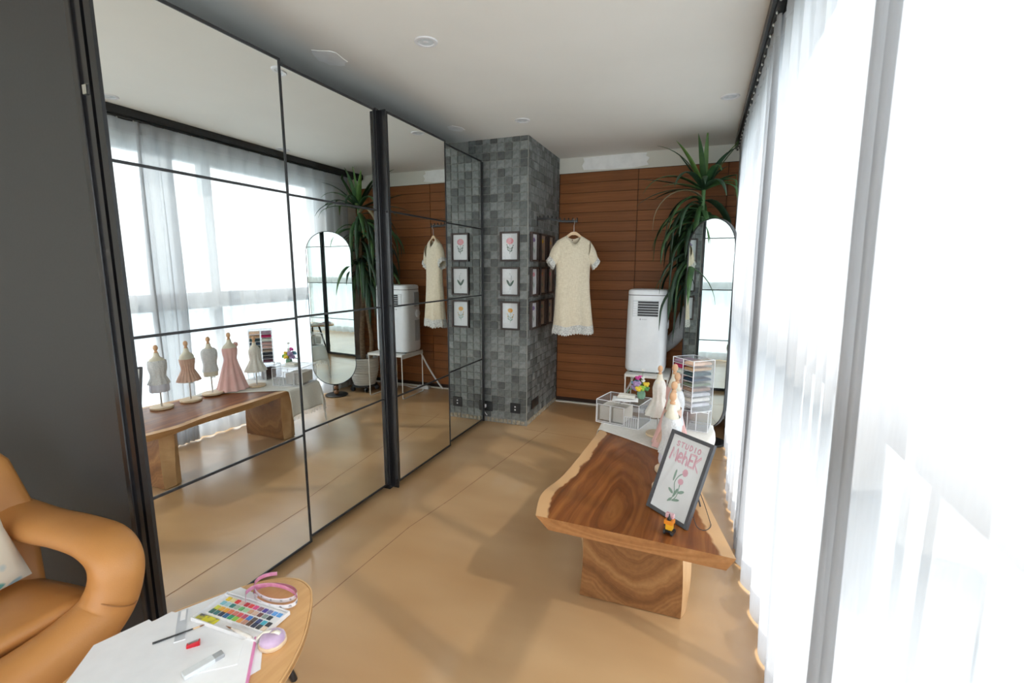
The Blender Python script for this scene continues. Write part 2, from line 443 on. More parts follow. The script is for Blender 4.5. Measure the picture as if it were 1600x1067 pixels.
# ------------------------------------------------------------------ mesh helpers
class MB:
    """collects vertices / faces with a material slot per face"""
    def __init__(s):
        s.v, s.f, s.m, s.a = [], [], [], {}

    def add(s, vs, fs, mi=0, mat=None):
        o = len(s.v)
        s.v += [tuple(mat @ Vector(q)) if mat else tuple(q) for q in vs]
        s.f += [tuple(i + o for i in q) for q in fs]
        s.m += [mi] * len(fs)

    def box(s, c, d, mi=0, mat=None, rz=0.0):
        x, y, z = d[0] / 2, d[1] / 2, d[2] / 2
        vs = [Vector((sx * x, sy * y, sz * z)) for sz in (-1, 1) for sy in (-1, 1) for sx in (-1, 1)]
        if rz:
            R = Matrix.Rotation(rz, 3, 'Z'); vs = [R @ q for q in vs]
        vs = [q + Vector(c) for q in vs]
        s.add(vs, [(0, 2, 3, 1), (4, 5, 7, 6), (0, 1, 5, 4), (2, 6, 7, 3), (0, 4, 6, 2), (1, 3, 7, 5)], mi, mat)

    def bb(s, a, b, mi=0, mat=None):
        s.box([(a[i] + b[i]) / 2 for i in range(3)], [abs(b[i] - a[i]) for i in range(3)], mi, mat)

    def prism(s, pts, z0, z1, mi=0, mat=None, inset=None):
        n = len(pts)
        bot = inset or pts
        vs = [(p[0], p[1], z0) for p in bot] + [(p[0], p[1], z1) for p in pts]
        fs = [tuple(range(n - 1, -1, -1)), tuple(range(n, 2 * n))]
        fs += [(i, (i + 1) % n, n + (i + 1) % n, n + i) for i in range(n)]
        s.add(vs, fs, mi, mat)

    def lathe(s, prof, n=24, mi=0, mat=None, c=(0, 0, 0), cap=True):
        vs, fs = [], []
        for r, z in prof:
            for k in range(n):
                a = 2 * PI * k / n
                vs.append((c[0] + r * math.cos(a), c[1] + r * math.sin(a), c[2] + z))
        for i in range(len(prof) - 1):
            for k in range(n):
                fs.append((i * n + k, i * n + (k + 1) % n, (i + 1) * n + (k + 1) % n, (i + 1) * n + k))
        if cap:
            fs.append(tuple(range(n - 1, -1, -1)))
            m = (len(prof) - 1) * n
            fs.append(tuple(range(m, m + n)))
        s.add(vs, fs, mi, mat)

    def tube(s, path, r, n=8, mi=0, closed=False, mat=None, sec=None, cap=True):
        """sweep a round (or given) section along path; r is number or list of (a,b)/numbers; parallel transport"""
        P = [Vector(p) for p in path]
        m = len(P)
        T = []
        for i in range(m):
            if closed:
                t = P[(i + 1) % m] - P[i - 1]
            else:
                t = P[min(i + 1, m - 1)] - P[max(i - 1, 0)]
            T.append(t.normalized() if t.length > 1e-9 else Vector((0, 0, 1)))
        ref = Vector((0, 0, 1)) if abs(T[0].z) < 0.9 else Vector((0, 1, 0))
        u = (ref - T[0] * ref.dot(T[0])).normalized()
        vs, fs = [], []
        for i in range(m):
            u = (u - T[i] * u.dot(T[i])).normalized()
            w = T[i].cross(u)
            rr = r[i] if isinstance(r, (list, tuple)) else r
            a, b = rr if isinstance(rr, (list, tuple)) else (rr, rr)
            for k in range(n):
                th = 2 * PI * k / n
                ca, sa = math.cos(th), math.sin(th)
                if sec:
                    ca = math.copysign(abs(ca) ** sec, ca); sa = math.copysign(abs(sa) ** sec, sa)
                vs.append(P[i] + u * (a * ca) + w * (b * sa))
        rng = m if closed else m - 1
        for i in range(rng):
            j = (i + 1) % m
            for k in range(n):
                fs.append((i * n + k, i * n + (k + 1) % n, j * n + (k + 1) % n, j * n + k))
        if cap and not closed:
            fs.append(tuple(range(n - 1, -1, -1)))
            fs.append(tuple(range((m - 1) * n, m * n)))
        s.add(vs, fs, mi, mat)

    def ball(s, c, r, mi=0, n=12, mat=None, sc=(1, 1, 1)):
        prof = []
        h = n // 2
        vs, fs = [], []
        for i in range(1, h):
            ph = PI * i / h
            for k in range(n):
                a = 2 * PI * k / n
                vs.append((c[0] + sc[0] * r * math.sin(ph) * math.cos(a), c[1] + sc[1] * r * math.sin(ph) * math.sin(a), c[2] - sc[2] * r * math.cos(ph)))
        b = len(vs); vs.append((c[0], c[1], c[2] - r * sc[2])); t = len(vs); vs.append((c[0], c[1], c[2] + r * sc[2]))
        for i in range(h - 2):
            for k in range(n):
                fs.append((i * n + k, i * n + (k + 1) % n, (i + 1) * n + (k + 1) % n, (i + 1) * n + k))
        for k in range(n):
            fs.append((b, (k + 1) % n, k))
            q = (h - 2) * n
            fs.append((t, q + k, q + (k + 1) % n))
        s.add(vs, fs, mi, mat)

    def sheet(s, g, mi=0, mat=None, wrap=False):
        """g[i][j] grid of points"""
        R, C = len(g), len(g[0])
        vs = [q for row in g for q in row]
        fs = []
        for i in range(R - 1):
            for j in range(C if wrap else C - 1):
                k = (j + 1) % C
                fs.append((i * C + j, i * C + k, (i + 1) * C + k, (i + 1) * C + j))
        s.add(vs, fs, mi, mat)

    def stroke(s, pts, w, mi=0, mat=None, z=0.0):
        """flat ribbon along 2-D points, in the XY plane at z"""
        P = [Vector((p[0], p[1])) for p in pts]
        vs, fs = [], []
        for i, p in enumerate(P):
            t = (P[min(i + 1, len(P) - 1)] - P[max(i - 1, 0)])
            t = t.normalized() if t.length else Vector((1, 0))
            nn = Vector((-t.y, t.x)) * w / 2
            e = t * (w * 0.4) * (-1 if i == 0 else (1 if i == len(P) - 1 else 0))
            vs += [(p.x + nn.x + e.x, p.y + nn.y + e.y, z), (p.x - nn.x + e.x, p.y - nn.y + e.y, z)]
        for i in range(len(P) - 1):
            fs.append((2 * i, 2 * i + 1, 2 * i + 3, 2 * i + 2))
        s.add(vs, fs, mi, mat)

    def disc(s, c, rx, ry, mi=0, mat=None, n=14, z=0.0, rot=0.0, jag=0.0):
        vs = []
        for k in range(n):
            a = 2 * PI * k / n
            q = 1 + (jag if k % 2 else -jag)
            x, y = rx * q * math.cos(a), ry * q * math.sin(a)
            vs.append((c[0] + x * math.cos(rot) - y * math.sin(rot), c[1] + x * math.sin(rot) + y * math.cos(rot), z))
        s.add(vs, [tuple(range(n))], mi, mat)

    def build(s, name, mats, parent=None, smooth=False, bevel=0.0, seg=2, solid=0.0, subsurf=0, loc=None, autosmooth=True, kind=None):
        me = bpy.data.meshes.new(name)
        me.from_pydata(s.v, [], s.f)
        if not isinstance(mats, (list, tuple)):
            mats = [mats]
        for m in mats:
            me.materials.append(MT[m] if isinstance(m, str) else m)
        if len(mats) > 1:
            me.polygons.foreach_set('material_index', s.m)
        if smooth:
            me.polygons.foreach_set('use_smooth', [True] * len(me.polygons))
            if autosmooth:
                me.set_sharp_from_angle(angle=math.radians(42))
        for an, vals in s.a.items():
            at = me.attributes.new(an, 'FLOAT', 'POINT')
            at.data.foreach_set('value', vals)
        me.update()
        o = bpy.data.objects.new(name, me)
        COL.objects.link(o)
        if parent is not None:
            o.parent = parent
        if loc is not None:
            o.location = loc
        if solid:
            md = o.modifiers.new('solid', 'SOLIDIFY'); md.thickness = solid; md.offset = 0
        if bevel:
            md = o.modifiers.new('bevel', 'BEVEL'); md.width = bevel; md.segments = seg
            md.limit_method = 'ANGLE'; md.angle_limit = math.radians(40)
            if seg > 2:
                me.polygons.foreach_set('use_smooth', [True] * len(me.polygons))
        if subsurf:
            md = o.modifiers.new('sub', 'SUBSURF'); md.levels = subsurf; md.render_levels = subsurf
        if kind:
            o['kind'] = kind
        return o


def thing(name, label, cat, loc=(0, 0, 0), rz=0.0, group=None):
    o = bpy.data.objects.new(name, None)
    o.empty_display_size = 0.05
    COL.objects.link(o)
    o.location = loc
    o.rotation_euler = (0, 0, rz)
    o['label'] = label
    o['category'] = cat
    if group:
        o['group'] = group
    return o


def tag(o, label, cat, group=None, kind=None):
    o['label'] = label
    o['category'] = cat
    if group:
        o['group'] = group
    if kind:
        o['kind'] = kind
    return o


def link_copy(src, parent=None, loc=None, name=None):
    c = src.copy()
    COL.objects.link(c)
    if parent is not None:
        c.parent = parent
    if loc is not None:
        c.location = loc
    return c


def spline(pts, n=6):
    """Catmull-Rom through n-D points"""
    P = [tuple(p) for p in pts]
    out = []
    for i in range(len(P) - 1):
        p0, p1, p2, p3 = P[max(i - 1, 0)], P[i], P[i + 1], P[min(i + 2, len(P) - 1)]
        for k in range(n):
            t = k / n
            out.append(tuple(0.5 * (2 * b + (c - a) * t + (2 * a - 5 * b + 4 * c - d) * t * t + (-a + 3 * b - 3 * c + d) * t ** 3)
                             for a, b, c, d in zip(p0, p1, p2, p3)))
    out.append(P[-1])
    return out


def lerp(a, b, t):
    return a + (b - a) * t


def interp(x, xs, ys):
    if x <= xs[0]:
        return ys[0]
    for i in range(len(xs) - 1):
        if x <= xs[i + 1]:
            t = (x - xs[i]) / (xs[i + 1] - xs[i])
            return ys[i] + (ys[i + 1] - ys[i]) * t
    return ys[-1]


# ------------------------------------------------------------------ room shell
H = 2.70
YB = 5.18
XL, XR, YF = -1.40, 2.34, -3.6
XC, YC = 0.392, 4.1785


def struct(o):
    o['kind'] = 'structure'
    return o


b = MB(); b.bb((XL - 0.1, YF - 0.1, -0.12), (XR + 0.12, YB + 0.15, 0.0))
floor = struct(b.build('floor', 'floor'))
b = MB(); b.stroke([(0.30, 0.9), (0.345, 1.25), (0.37, 2.2), (0.43, 2.6), (0.52, 3.47), (0.60, 4.2)], 0.006, z=0.0008)
b.build('floor_joint', 'joint', floor)
b = MB(); b.stroke([(0.40, 4.10), (1.0, 4.06), (1.6, 4.02), (2.2, 3.98)], 0.005, z=0.0008)
b.build('floor_joint', 'joint', floor)
b = MB(); b.bb((XL - 0.1, YF - 0.1, H), (XR + 0.12, YB + 0.15, H + 0.12))
ceil = struct(b.build('ceiling', 'ceiling'))
for (px, py, s0) in ((-0.127, 2.30, 1.0), (-0.118, 3.77, 0.8)):
    b = MB()
    pts = []
    for k in range(18):
        a = 2 * PI * k / 18
        r = s0 * (0.085 + 0.03 * random.random())
        pts.append((px + r * 0.8 * math.cos(a), py + r * 1.1 * math.sin(a)))
    b.prism(pts, H - 0.0025, H + 0.001)
    b.build('plaster_patch', 'patch', ceil)

b = MB(); b.bb((XL - 0.1, YF - 0.1, 0), (XL, YB + 0.15, H))
struct(b.build('wall_left', 'wallpaint'))
b = MB()
b.bb((XL, YF - 0.1, 2.49), (XR, YF, H)); b.bb((XL, YF - 0.1, 0), (XL + 0.12, YF, 2.49)); b.bb((XR - 0.12, YF - 0.1, 0), (XR, YF, 2.49))
struct(b.build('wall_front', 'wallpaint'))
b = MB()
for xx in (XL + 0.12, 0.70, XR - 0.18): b.bb((xx, YF - 0.07, 0.0), (xx + 0.06, YF - 0.02, 2.49))
for xa, xb in ((XL + 0.18, 0.70), (0.76, XR - 0.18)):
    b.bb((xa, YF - 0.07, 0.0), (xb, YF - 0.02, 0.05)); b.bb((xa, YF - 0.07, 2.44), (xb, YF - 0.02, 2.49))
wf = struct(b.build('window_6', 'winframe'))  # unseen window added behind the camera to brighten the room
for xa, xb in ((XL + 0.18, 0.70), (0.76, XR - 0.18)):
    g = MB(); g.bb((xa, YF - 0.05, 0.05), (xb, YF - 0.044, 2.44)); g.build('pane', 'glass', wf)
# back wall: painted strip over timber cladding
b = MB(); b.bb((XL, YB, 0), (XR, YB + 0.12, H))
wall_back = struct(b.build('wall_back', 'wallpaint'))
b = MB(); b.bb((XC, YB - 0.004, 0.0), (XR, YB + 0.001, 2.54))
b.build('cladding_backing', 'plankgap', wall_back)
pts = [(0.66, 2.565), (0.64, 2.61), (0.665, 2.65), (0.65, 2.69), (0.9, 2.695), (1.2, 2.695), (1.31, 2.69), (1.30, 2.66), (1.335, 2.64), (1.31, 2.60), (1.33, 2.57), (1.18, 2.552), (0.9, 2.556)]
b = MB()
b.add([(p[0], YB - 0.0015, p[1]) for p in pts] + [(p[0], YB + 0.001, p[1]) for p in pts],
      [tuple(range(len(pts)))] + [(i, i + len(pts), (i + 1) % len(pts) + len(pts), (i + 1) % len(pts)) for i in range(len(pts))])
b.build('plaster_patch', 'patch', wall_back)
rows = 24
pitch = (2.535 - 0.055) / rows
cols = ((XC + 0.012, 1.2345), (1.2395, 2.075), (2.080, XR))
for (xa, xb) in cols:
    b = MB(); b.bb((xa, -0.012, -pitch / 2 + 0.002), (xb, 0, pitch / 2 - 0.002))
    src = b.build('plank', 'plank', wall_back, bevel=0.0015, seg=1)
    for r in range(rows):
        z = 0.055 + pitch * (r + 0.5)
        o = src if r == 0 else link_copy(src, wall_back)
        o.location = (0, YB - 0.003, z)
b = MB(); b.bb((XC + 0.01, YB - 0.035, 0), (XR, YB - 0.004, 0.012))
struct(b.build('baseboard_back', 'wallpaint'))
# dark tiled column
b = MB(); b.bb((XL, YC + 0.006, 0), (XC - 0.006, YB, H))
column = struct(b.build('wall_column', 'grout'))
tp = 0.0745
tile_rows = 36
b = MB(); b.bb((-0.0350, -0.006, -0.0350), (0.0350, 0.003, 0.0350))
tile0 = b.build('tile', 'tile', column, bevel=0.002, seg=1)
first = True
for r in range(tile_rows):
    for c in range(8):
        o = tile0 if first else link_copy(tile0, column)
        first = False
        o.location = (XC - 0.0415 - c * tp + random.uniform(-.001, .001), YC + 0.0045 + random.uniform(-.0012, .0012), 0.055 + tp * (r + 0.5) - 0.006)
        o.scale = (random.uniform(0.97, 1.0), 1, random.uniform(0.97, 1.0))
b = MB()
for r in range(tile_rows):
    off = (r % 2) * 0.0
    for c in range(13):
        y = YC + 0.045 + c * 0.0755 + off
        z = 0.055 + tp * (r + 0.5) - 0.006
        dx = random.uniform(-.0012, .0012)
        b.box((XC - 0.0015 + dx, y, z), (0.009, 0.0710 + random.uniform(-.002, 0), 0.0700 + random.uniform(-.002, 0)))
b.build('tile_field', 'tile', column, bevel=0.002, seg=1, kind='stuff')
b = MB(); b.bb((XC - 0.004, YC - 0.001, 0), (XC + 0.003, YC + 0.006, H))
b.build('corner_trim', 'grout', column)
b = MB()
for k in range(14):
    b.box((XC - 0.04 - k * 0.046, YC - 0.001, 0.026), (0.034 + random.uniform(-.008, .006), 0.012, 0.04 + random.uniform(-.012, .012)))
for k in range(20):
    b.box((XC + 0.001, YC + 0.04 + k * 0.049, 0.026), (0.012, 0.036 + random.uniform(-.01, .006), 0.04 + random.uniform(-.012, .012)))
b.build('rubble_edge', 'rubble', column, bevel=0.005, seg=2, kind='stuff')

# window wall on the right
b = MB()
b.bb((XR - 0.06, YF, 2.49), (XR + 0.12, YB, H))
b.bb((XR - 0.06, 4.50, 0), (XR + 0.12, YB, 2.49))
struct(b.build('wall_right', 'wallpaint'))
mull = [(-3.5, 0.06), (-1.25, 0.06), (0.95, 0.035), (1.71, 0.06), (3.16, 0.09), (4.47, 0.06)]
NW = len(mull) - 1
for i in range(NW):
    ya, yb_ = mull[i][0], mull[i + 1][0]
    wa, wb = mull[i][1], mull[i + 1][1]
    b = MB()
    b.bb((XR - 0.05, ya - wa / 2 if i == 0 else ya, 0.0), (XR + 0.02, ya + wa / 2, 2.49))
    b.bb((XR - 0.05, yb_ - wb / 2, 0.0), (XR + 0.02, yb_ + (wb / 2 if i == NW - 1 else 0), 2.49))
    b.bb((XR - 0.05, ya + wa / 2, 2.44), (XR + 0.02, yb_ - wb / 2, 2.49))
    b.bb((XR - 0.05, ya + wa / 2, 0.0), (XR + 0.02, yb_ - wb / 2, 0.05))
    b.bb((XR - 0.05, ya + wa / 2, 1.16), (XR + 0.02, yb_ - wb / 2, 1.305))
    w = struct(b.build('window_%d' % (i + 1), 'winframe'))
    for z0, z1 in ((0.05, 1.16), (1.305, 2.44)):
        g = MB(); g.bb((XR - 0.018, ya + wa / 2, z0), (XR - 0.012, yb_ - wb / 2, z1))
        g.build('pane', 'glass', w)
b = MB(); b.bb((XR + 0.12, YF - 0.5, -0.12), (XR + 1.5, YB + 0.5, -0.02))
struct(b.build('balcony_slab', 'balcony'))  # balcony floor slab outside the window wall

# ------------------------------------------------------------------ mirrored wardrobe
wr = thing('wardrobe', 'long black wardrobe with gridded floor to ceiling mirror doors along the left wall', 'wardrobe', (0, 1.05, 0))
W0 = 1.05


def wb(a, bb_, name, mat, bevel=0.0, parent=wr):
    q = MB(); q.bb((a[0], a[1] - W0, a[2]), (bb_[0], bb_[1] - W0, bb_[2]))
    return q.build(name, mat, parent, bevel=bevel)


wb((-1.40, 1.05, 0.0), (-0.118, 1.075, 2.50), 'end_panel', 'blackpanel')
wb((-0.118, 1.046, 0.0), (-0.088, 1.075, 2.50), 'end_post', 'groove', 0.003)
wb((-0.90, 1.075, 2.44), (-0.085, 4.11, 2.47), 'top_panel', 'blackpanel')
wb((-0.90, 1.075, 0.0), (-0.12, 4.11, 0.034), 'plinth', 'blackpanel')
wb((-0.92, 1.075, 0.0), (-0.90, 4.11, 2.47), 'back_panel', 'blackpanel')
wb((-0.088, 1.055, 0.0), (-0.048, 1.075, 2.48), 'track_recess', 'groove')
q = MB(); q.bb((-0.078, -0.002, 2.105), (-0.056, 0.006, 2.135)); q.build('latch_plate', 'steel', wr)
ZT, ZB = 2.501, 0.036
ZR = (1.8887, 1.2724, 0.6518)


def make_door(y0, y1, xf, left_stile=0.012, right_stile=0.012):
    d = MB()
    t = 0.030
    def bar(ya, yb2, za, zb2, dx=0.0):
        d.bb((xf - t, ya - W0, za), (xf + 0.003 + dx, yb2 - W0, zb2))
    bar(y0, y0 + left_stile, ZB, ZT)
    bar(y1 - right_stile, y1, ZB, ZT)
    bar(y0 + left_stile, y1 - right_stile, ZT - 0.013, ZT)
    bar(y0 + left_stile, y1 - right_stile, ZB, ZB + 0.013)
    do = d.build('door', 'black', wr)
    edges = (ZT - 0.013,) + ZR + (ZB + 0.013,)
    for k in range(4):
        zt_, zb_ = edges[k], edges[k + 1]
        p = MB(); p.bb((xf - 0.006, y0 + left_stile - W0, zb_ + (0.0 if k == 3 else 0.0055)), (xf, y1 - right_stile - W0, zt_ - (0.0 if k == 0 else 0.0055)))
        p.build('mirror_pane', 'mirror', do)
    for z in ZR:
        p = MB(); p.bb((xf - 0.006, y0 + left_stile - W0, z - 0.0055), (xf + 0.003, y1 - right_stile - W0, z + 0.0055))
        p.build('glazing_bar', 'black', do)
    p = MB(); p.bb((xf - t, y0 + left_stile - W0, ZB), (xf - 0.0065, y1 - right_stile - W0, ZT))
    p.build('door_back', 'blackpanel', do)
    return do


MBK = 0.0416
d1 = make_door(1.0534, 1.8256, 0.0)
piv = Matrix.Translation((0, 1.44 - W0, 0))
d1.matrix_basis = piv @ Matrix.Rotation(math.radians(0.6), 4, 'Z') @ piv.inverted()
make_door(1.815, 2.5675, -MBK)
make_door(2.632, 3.3746, 0.0)
make_door(3.362, 4.1106, -MBK)
# post between the two pairs of doors
wb((-0.10, 2.567, 0.0), (-0.03, 2.600, 2.505), 'door_post', 'groove', 0.003)
wb((-0.06, 2.600, 0.004), (0.016, 2.611, 2.50), 'door_post', 'steel' if False else 'groove', 0.002)
wb((-0.06, 2.611, 0.02), (0.004, 2.632, 2.502), 'door_post', 'black', 0.003)
wb((-0.06, 4.1106, 0.02), (-0.03, 4.124, 2.49), 'door_post', 'black', 0.002)

# ------------------------------------------------------------------ downlights in the ceiling
DL = [((0.488, 2.33), 'white recessed downlight in the ceiling nearest the wardrobe doors'),
      ((0.489, 3.765), 'small white recessed downlight in the ceiling near the tiled column'),
      ((2.011, 3.79), 'white recessed downlight in the ceiling beside the curtain top near the plant'),
      ((1.98, 2.25), 'white downlight seen only in the mirror above the nearest curtain track')]
for (x, y), lab in DL:
    t = thing('downlight', lab, 'ceiling light', (x, y, H), 0, 'recessed ceiling downlights')
    b = MB(); b.lathe([(0.040, -0.002), (0.044, -0.006), (0.058, -0.006), (0.062, -0.002), (0.062, 0.001), (0.040, 0.001)], 32, cap=False)
    b.build('trim_ring', 'whitepl', t, smooth=True)
    b = MB(); b.lathe([(0.001, 0.0005), (0.020, -0.0015), (0.041, -0.003)], 28)
    b.build('lens', 'acgrey', t, smooth=True)
    b = MB(); b.lathe([(0.001, -0.0045), (0.012, -0.004), (0.016, -0.002)], 20)
    b.build('bulb', 'whitepl', t, smooth=True)

# ------------------------------------------------------------------ sheer curtains and their track
trk = thing('curtain_track', 'long black ceiling curtain track above the sheer white curtains', 'curtain rail', (2.16, 1.8, H))
b = MB(); b.bb((-0.045, -3.0, -0.060), (0.045, 3.33, -0.0005)); b.bb((-0.028, -3.0, -0.075), (-0.012, 3.33, -0.060)); b.bb((0.012, -3.0, -0.075), (0.028, 3.33, -0.060))
b.build('rail', 'black', trk)
b = MB(); b.lathe([(0.004, -0.088), (0.006, -0.082), (0.004, -0.074), (0.003, -0.07)], 8)
g0 = b.build('glider', 'steel', trk, smooth=True)
for k in range(46):
    o = g0 if k == 0 else link_copy(g0, trk)
    o.location = (-0.02, -1.9 + k * 0.113, 0)


def curtain(name, label, y0, y1, seed, xo=0.0, tight0=0.0, tight1=0.0, zbot=0.012, amp=0.03):
    rnd = random.Random(seed)
    ztop = 2.625
    ny = int((y1 - y0) / 0.011)
    zs = [ztop, 2.60, 2.55, 2.50, 2.40, 2.2, 2.0, 1.8, 1.6, 1.4, 1.2, 1.0, 0.8, 0.6, 0.45, 0.3, 0.2, 0.12, 0.06, zbot]
    ph = [rnd.uniform(0, 6.28) for _ in range(8)]
    # fold phase with uneven spacing
    phs, phase = [], 0.0
    for j in range(ny + 1):
        y = lerp(y0, y1, j / ny)
        f = 6.28 / (0.155 + 0.06 * math.sin(2.1 * y + ph[0]) + 0.03 * math.sin(5.3 * y + ph[1]))
        if tight0 and y - y0 < tight0: f *= 3.6
        if tight1 and y1 - y < tight1: f *= 3.6
        phase += f * (y1 - y0) / ny
        phs.append(phase)
    def P(j, z):
        y = lerp(y0, y1, j / ny)
        t = (ztop - z) / ztop
        a = amp * (0.35 + 0.75 * min(1, t * 2.5)) * (0.75 + 0.35 * math.sin(3.7 * y + ph[2]))
        x = a * math.sin(phs[j] + 0.25 * math.sin(3 * z + ph[3]))
        x += 0.18 * a * math.sin(2.03 * phs[j] + ph[4] + 0.5 * z)
        x += 0.022 * t * t * math.sin(2.6 * y + ph[5]) + 0.012 * t * math.sin(6.1 * y + ph[6])
        yy = y + 0.012 * t * math.sin(2.2 * z + 5 * y + ph[7])
        return (2.165 + xo + 0.03 * t + x, yy, z)
    c = thing(name, label, 'curtain', (2.165, (y0 + y1) / 2, 0), 0, 'sheer white window curtains')
    ox, oy = 2.165, (y0 + y1) / 2
    g = MB(); g.sheet([[(P(j, z)[0] - ox, P(j, z)[1] - oy, z) for j in range(ny + 1)] for z in zs])
    g.build('curtain_panel', 'sheer', c, smooth=True, autosmooth=False)
    g = MB()
    g.sheet([[(P(j, z)[0] - ox - 0.0025, P(j, z)[1] - oy, z) for j in range(ny + 1)] for z in (2.626, 2.59, 2.535)])
    g.build('header_tape', 'hem', c, smooth=True, autosmooth=False)
    g = MB()
    g.sheet([[(P(j, z)[0] - ox - 0.0025, P(j, z)[1] - oy, z) for j in range(ny + 1)] for z in (0.135, 0.1, 0.06, zbot - 0.001)])
    g.build('bottom_hem', 'hem', c, smooth=True, autosmooth=False)
    for nm, js in (('side_hem', range(0, 4)), ('side_hem', range(ny - 3, ny + 1))):
        g = MB(); g.sheet([[(P(j, z)[0] - ox + 0.003, P(j, z)[1] - oy, z) for j in js] for z in zs])
        g.build(nm, 'hem', c, smooth=True, autosmooth=False)
    return c


curtain('sheer_curtain', 'sheer white curtain closest to the viewer at the right edge of the photo', -1.15, 1.08, 3, 0.005, 0, 0.12, amp=0.034)
curtain('sheer_curtain', 'sheer white curtain in the middle, hanging behind the wooden table', 0.98, 2.78, 11, 0.012, 0.07, 0.12)
curtain('sheer_curtain', 'sheer white far curtain hanging behind the oval mirror and yucca plant', 2.52, 4.88, 23, -0.012, 0.03, 0.03)

# ------------------------------------------------------------------ framed flower prints on the column
FW, FH, FT, FB = 0.192, 0.272, 0.030, 0.016


def frame_mesh():
    b = MB()
    w, h = FW / 2, FH / 2
    b.bb((-w, -FT, -h), (-w + FB, 0, h)); b.bb((w - FB, -FT, -h), (w, 0, h))
    b.bb((-w + FB, -FT, h - FB), (w - FB, 0, h)); b.bb((-w + FB, -FT, -h), (w - FB, 0, -h + FB))
    return b


def sprout(b, kind, mi):
    """flat printed flower in XY, about 0.10 x 0.20"""
    R = random.Random(kind * 7 + 1)
    S, Fm, C2 = mi
    if kind in (0, 2):      # big bloom on branching stems
        k0 = 0.036 if kind == 0 else 0.026
        b.stroke([(0, 0.03), (0.002, -0.02), (0.0, -0.07)], 0.004, S)
        for sx, y, l in ((-1, -0.005, 0.03), (1, -0.012, 0.034), (-1, -0.03, 0.026), (1, -0.036, 0.024)):
            b.stroke([(0, y - 0.022), (sx * l * 0.6, y), (sx * l, y + 0.014)], 0.004, S)
            b.disc((sx * l * 0.7, y - 0.008), 0.014, 0.004, S, rot=sx * 0.8, z=0.0002)
            b.disc((sx * l, y + 0.017), 0.0045, 0.006, Fm if kind == 2 else S, z=0.0003)
        b.disc((0, 0.045), k0, k0 * 0.82, Fm, n=26, jag=0.09, z=0.0004)
        b.disc((0.002, 0.046), k0 * 0.55, k0 * 0.45, C2, n=18, jag=0.14, z=0.0006)
        b.disc((-0.004, 0.043), k0 * 0.25, k0 * 0.2, Fm, n=10, jag=0.14, z=0.0008)
    elif kind == 1:         # lily of the valley
        b.stroke([(0.0, -0.08), (0.0, -0.03), (0.012, 0.02), (0.012, 0.045), (0.002, 0.066), (-0.008, 0.070)], 0.003, S)
        b.disc((-0.017, -0.018), 0.036, 0.011, S, rot=2.1, z=0.0003)
        b.disc((0.018, -0.020), 0.034, 0.010, S, rot=1.0, z=0.0004)
        for (x, y) in ((0.020, 0.018), (0.021, 0.034), (0.017, 0.05), (0.004, 0.058), (-0.008, 0.062), (0.003, 0.035)):
            b.disc((x, y), 0.005, 0.006, C2, z=0.0005); b.stroke([(x - 0.004, y - 0.005), (x + 0.004, y - 0.005)], 0.0015, S, z=0.0006)
    else:                   # iris / tulip / sprig
        b.stroke([(0, 0.02), (0.003, -0.03), (0, -0.085)], 0.005, S)
        b.disc((-0.012, -0.03), 0.03, 0.006, S, rot=2.0, z=0.0003)
        b.disc((0.014, -0.045), 0.028, 0.006, S, rot=1.1, z=0.0003)
        for a in range(5):
            an = 0.5 + a * 0.55
            b.disc((0.02 * math.cos(an), 0.045 + 0.02 * math.sin(an)), 0.022, 0.010, Fm if a % 2 else C2, rot=an, z=0.0004 + a * 1e-4)


def picture(name, label, loc, rz, kind, mats, paper='matpaper'):
    t = thing(name, label, 'picture', loc, rz, 'framed flower prints on the tiled column')
    frame_mesh().build('frame', 'framewood', t, bevel=0.003)
    b = MB(); b.bb((-FW / 2 + 0.008, -0.008, -FH / 2 + 0.008), (FW / 2 - 0.008, -0.004, FH / 2 - 0.008))
    p = b.build('print', paper, t)
    rot = Matrix.Translation((0, -0.0085, 0.005)) @ Matrix.Rotation(PI / 2, 4, 'X')
    b = MB()
    a = MB(); sprout(a, kind, (0, 1, 2))
    b.add([rot @ Vector(v) for v in a.v], a.f); b.m = a.m
    b.build('flower_print', mats, p)
    b = MB(); b.bb((-FW / 2 + FB, -0.0135, -FH / 2 + FB), (FW / 2 - FB, -0.0125, FH / 2 - FB))
    b.build('picture_glass', 'picglass', t)
    return t


zrow = (1.727, 1.401, 1.079)
picture('picture_frame', 'dark framed print of a big pink carnation on the left column face', (0.218, YC + 0.0, zrow[0]), 0, 0, ['darkgreenprint', 'rose', 'pinkprint'])
picture('picture_frame', 'dark framed print of white lily of the valley with two green leaves', (0.221, YC + 0.0, zrow[1]), 0, 1, ['darkgreenprint', 'paper', 'paper'])
picture('picture_frame', 'dark framed print of an orange marigold on the left column face, lowest', (0.223, YC + 0.0, zrow[2]), 0, 2, ['greenprint', 'marigold', 'orange'])
names_r = [['dark framed purple iris print, top row, nearest the column corner', 'dark framed yellow flower print on beige paper, top row middle', 'dark framed flower print on beige paper, top row behind the dress'],
           ['dark framed red and pink flower print, middle row, nearest the column corner', 'dark framed flower print on beige paper, centre of the nine', 'dark framed red flower print, middle row, behind the dress'],
           ['dark framed purple flower print, bottom row, nearest the column corner', 'dark framed sprig print on beige paper, bottom row middle', 'dark framed sprig print on beige paper, bottom row behind the dress']]
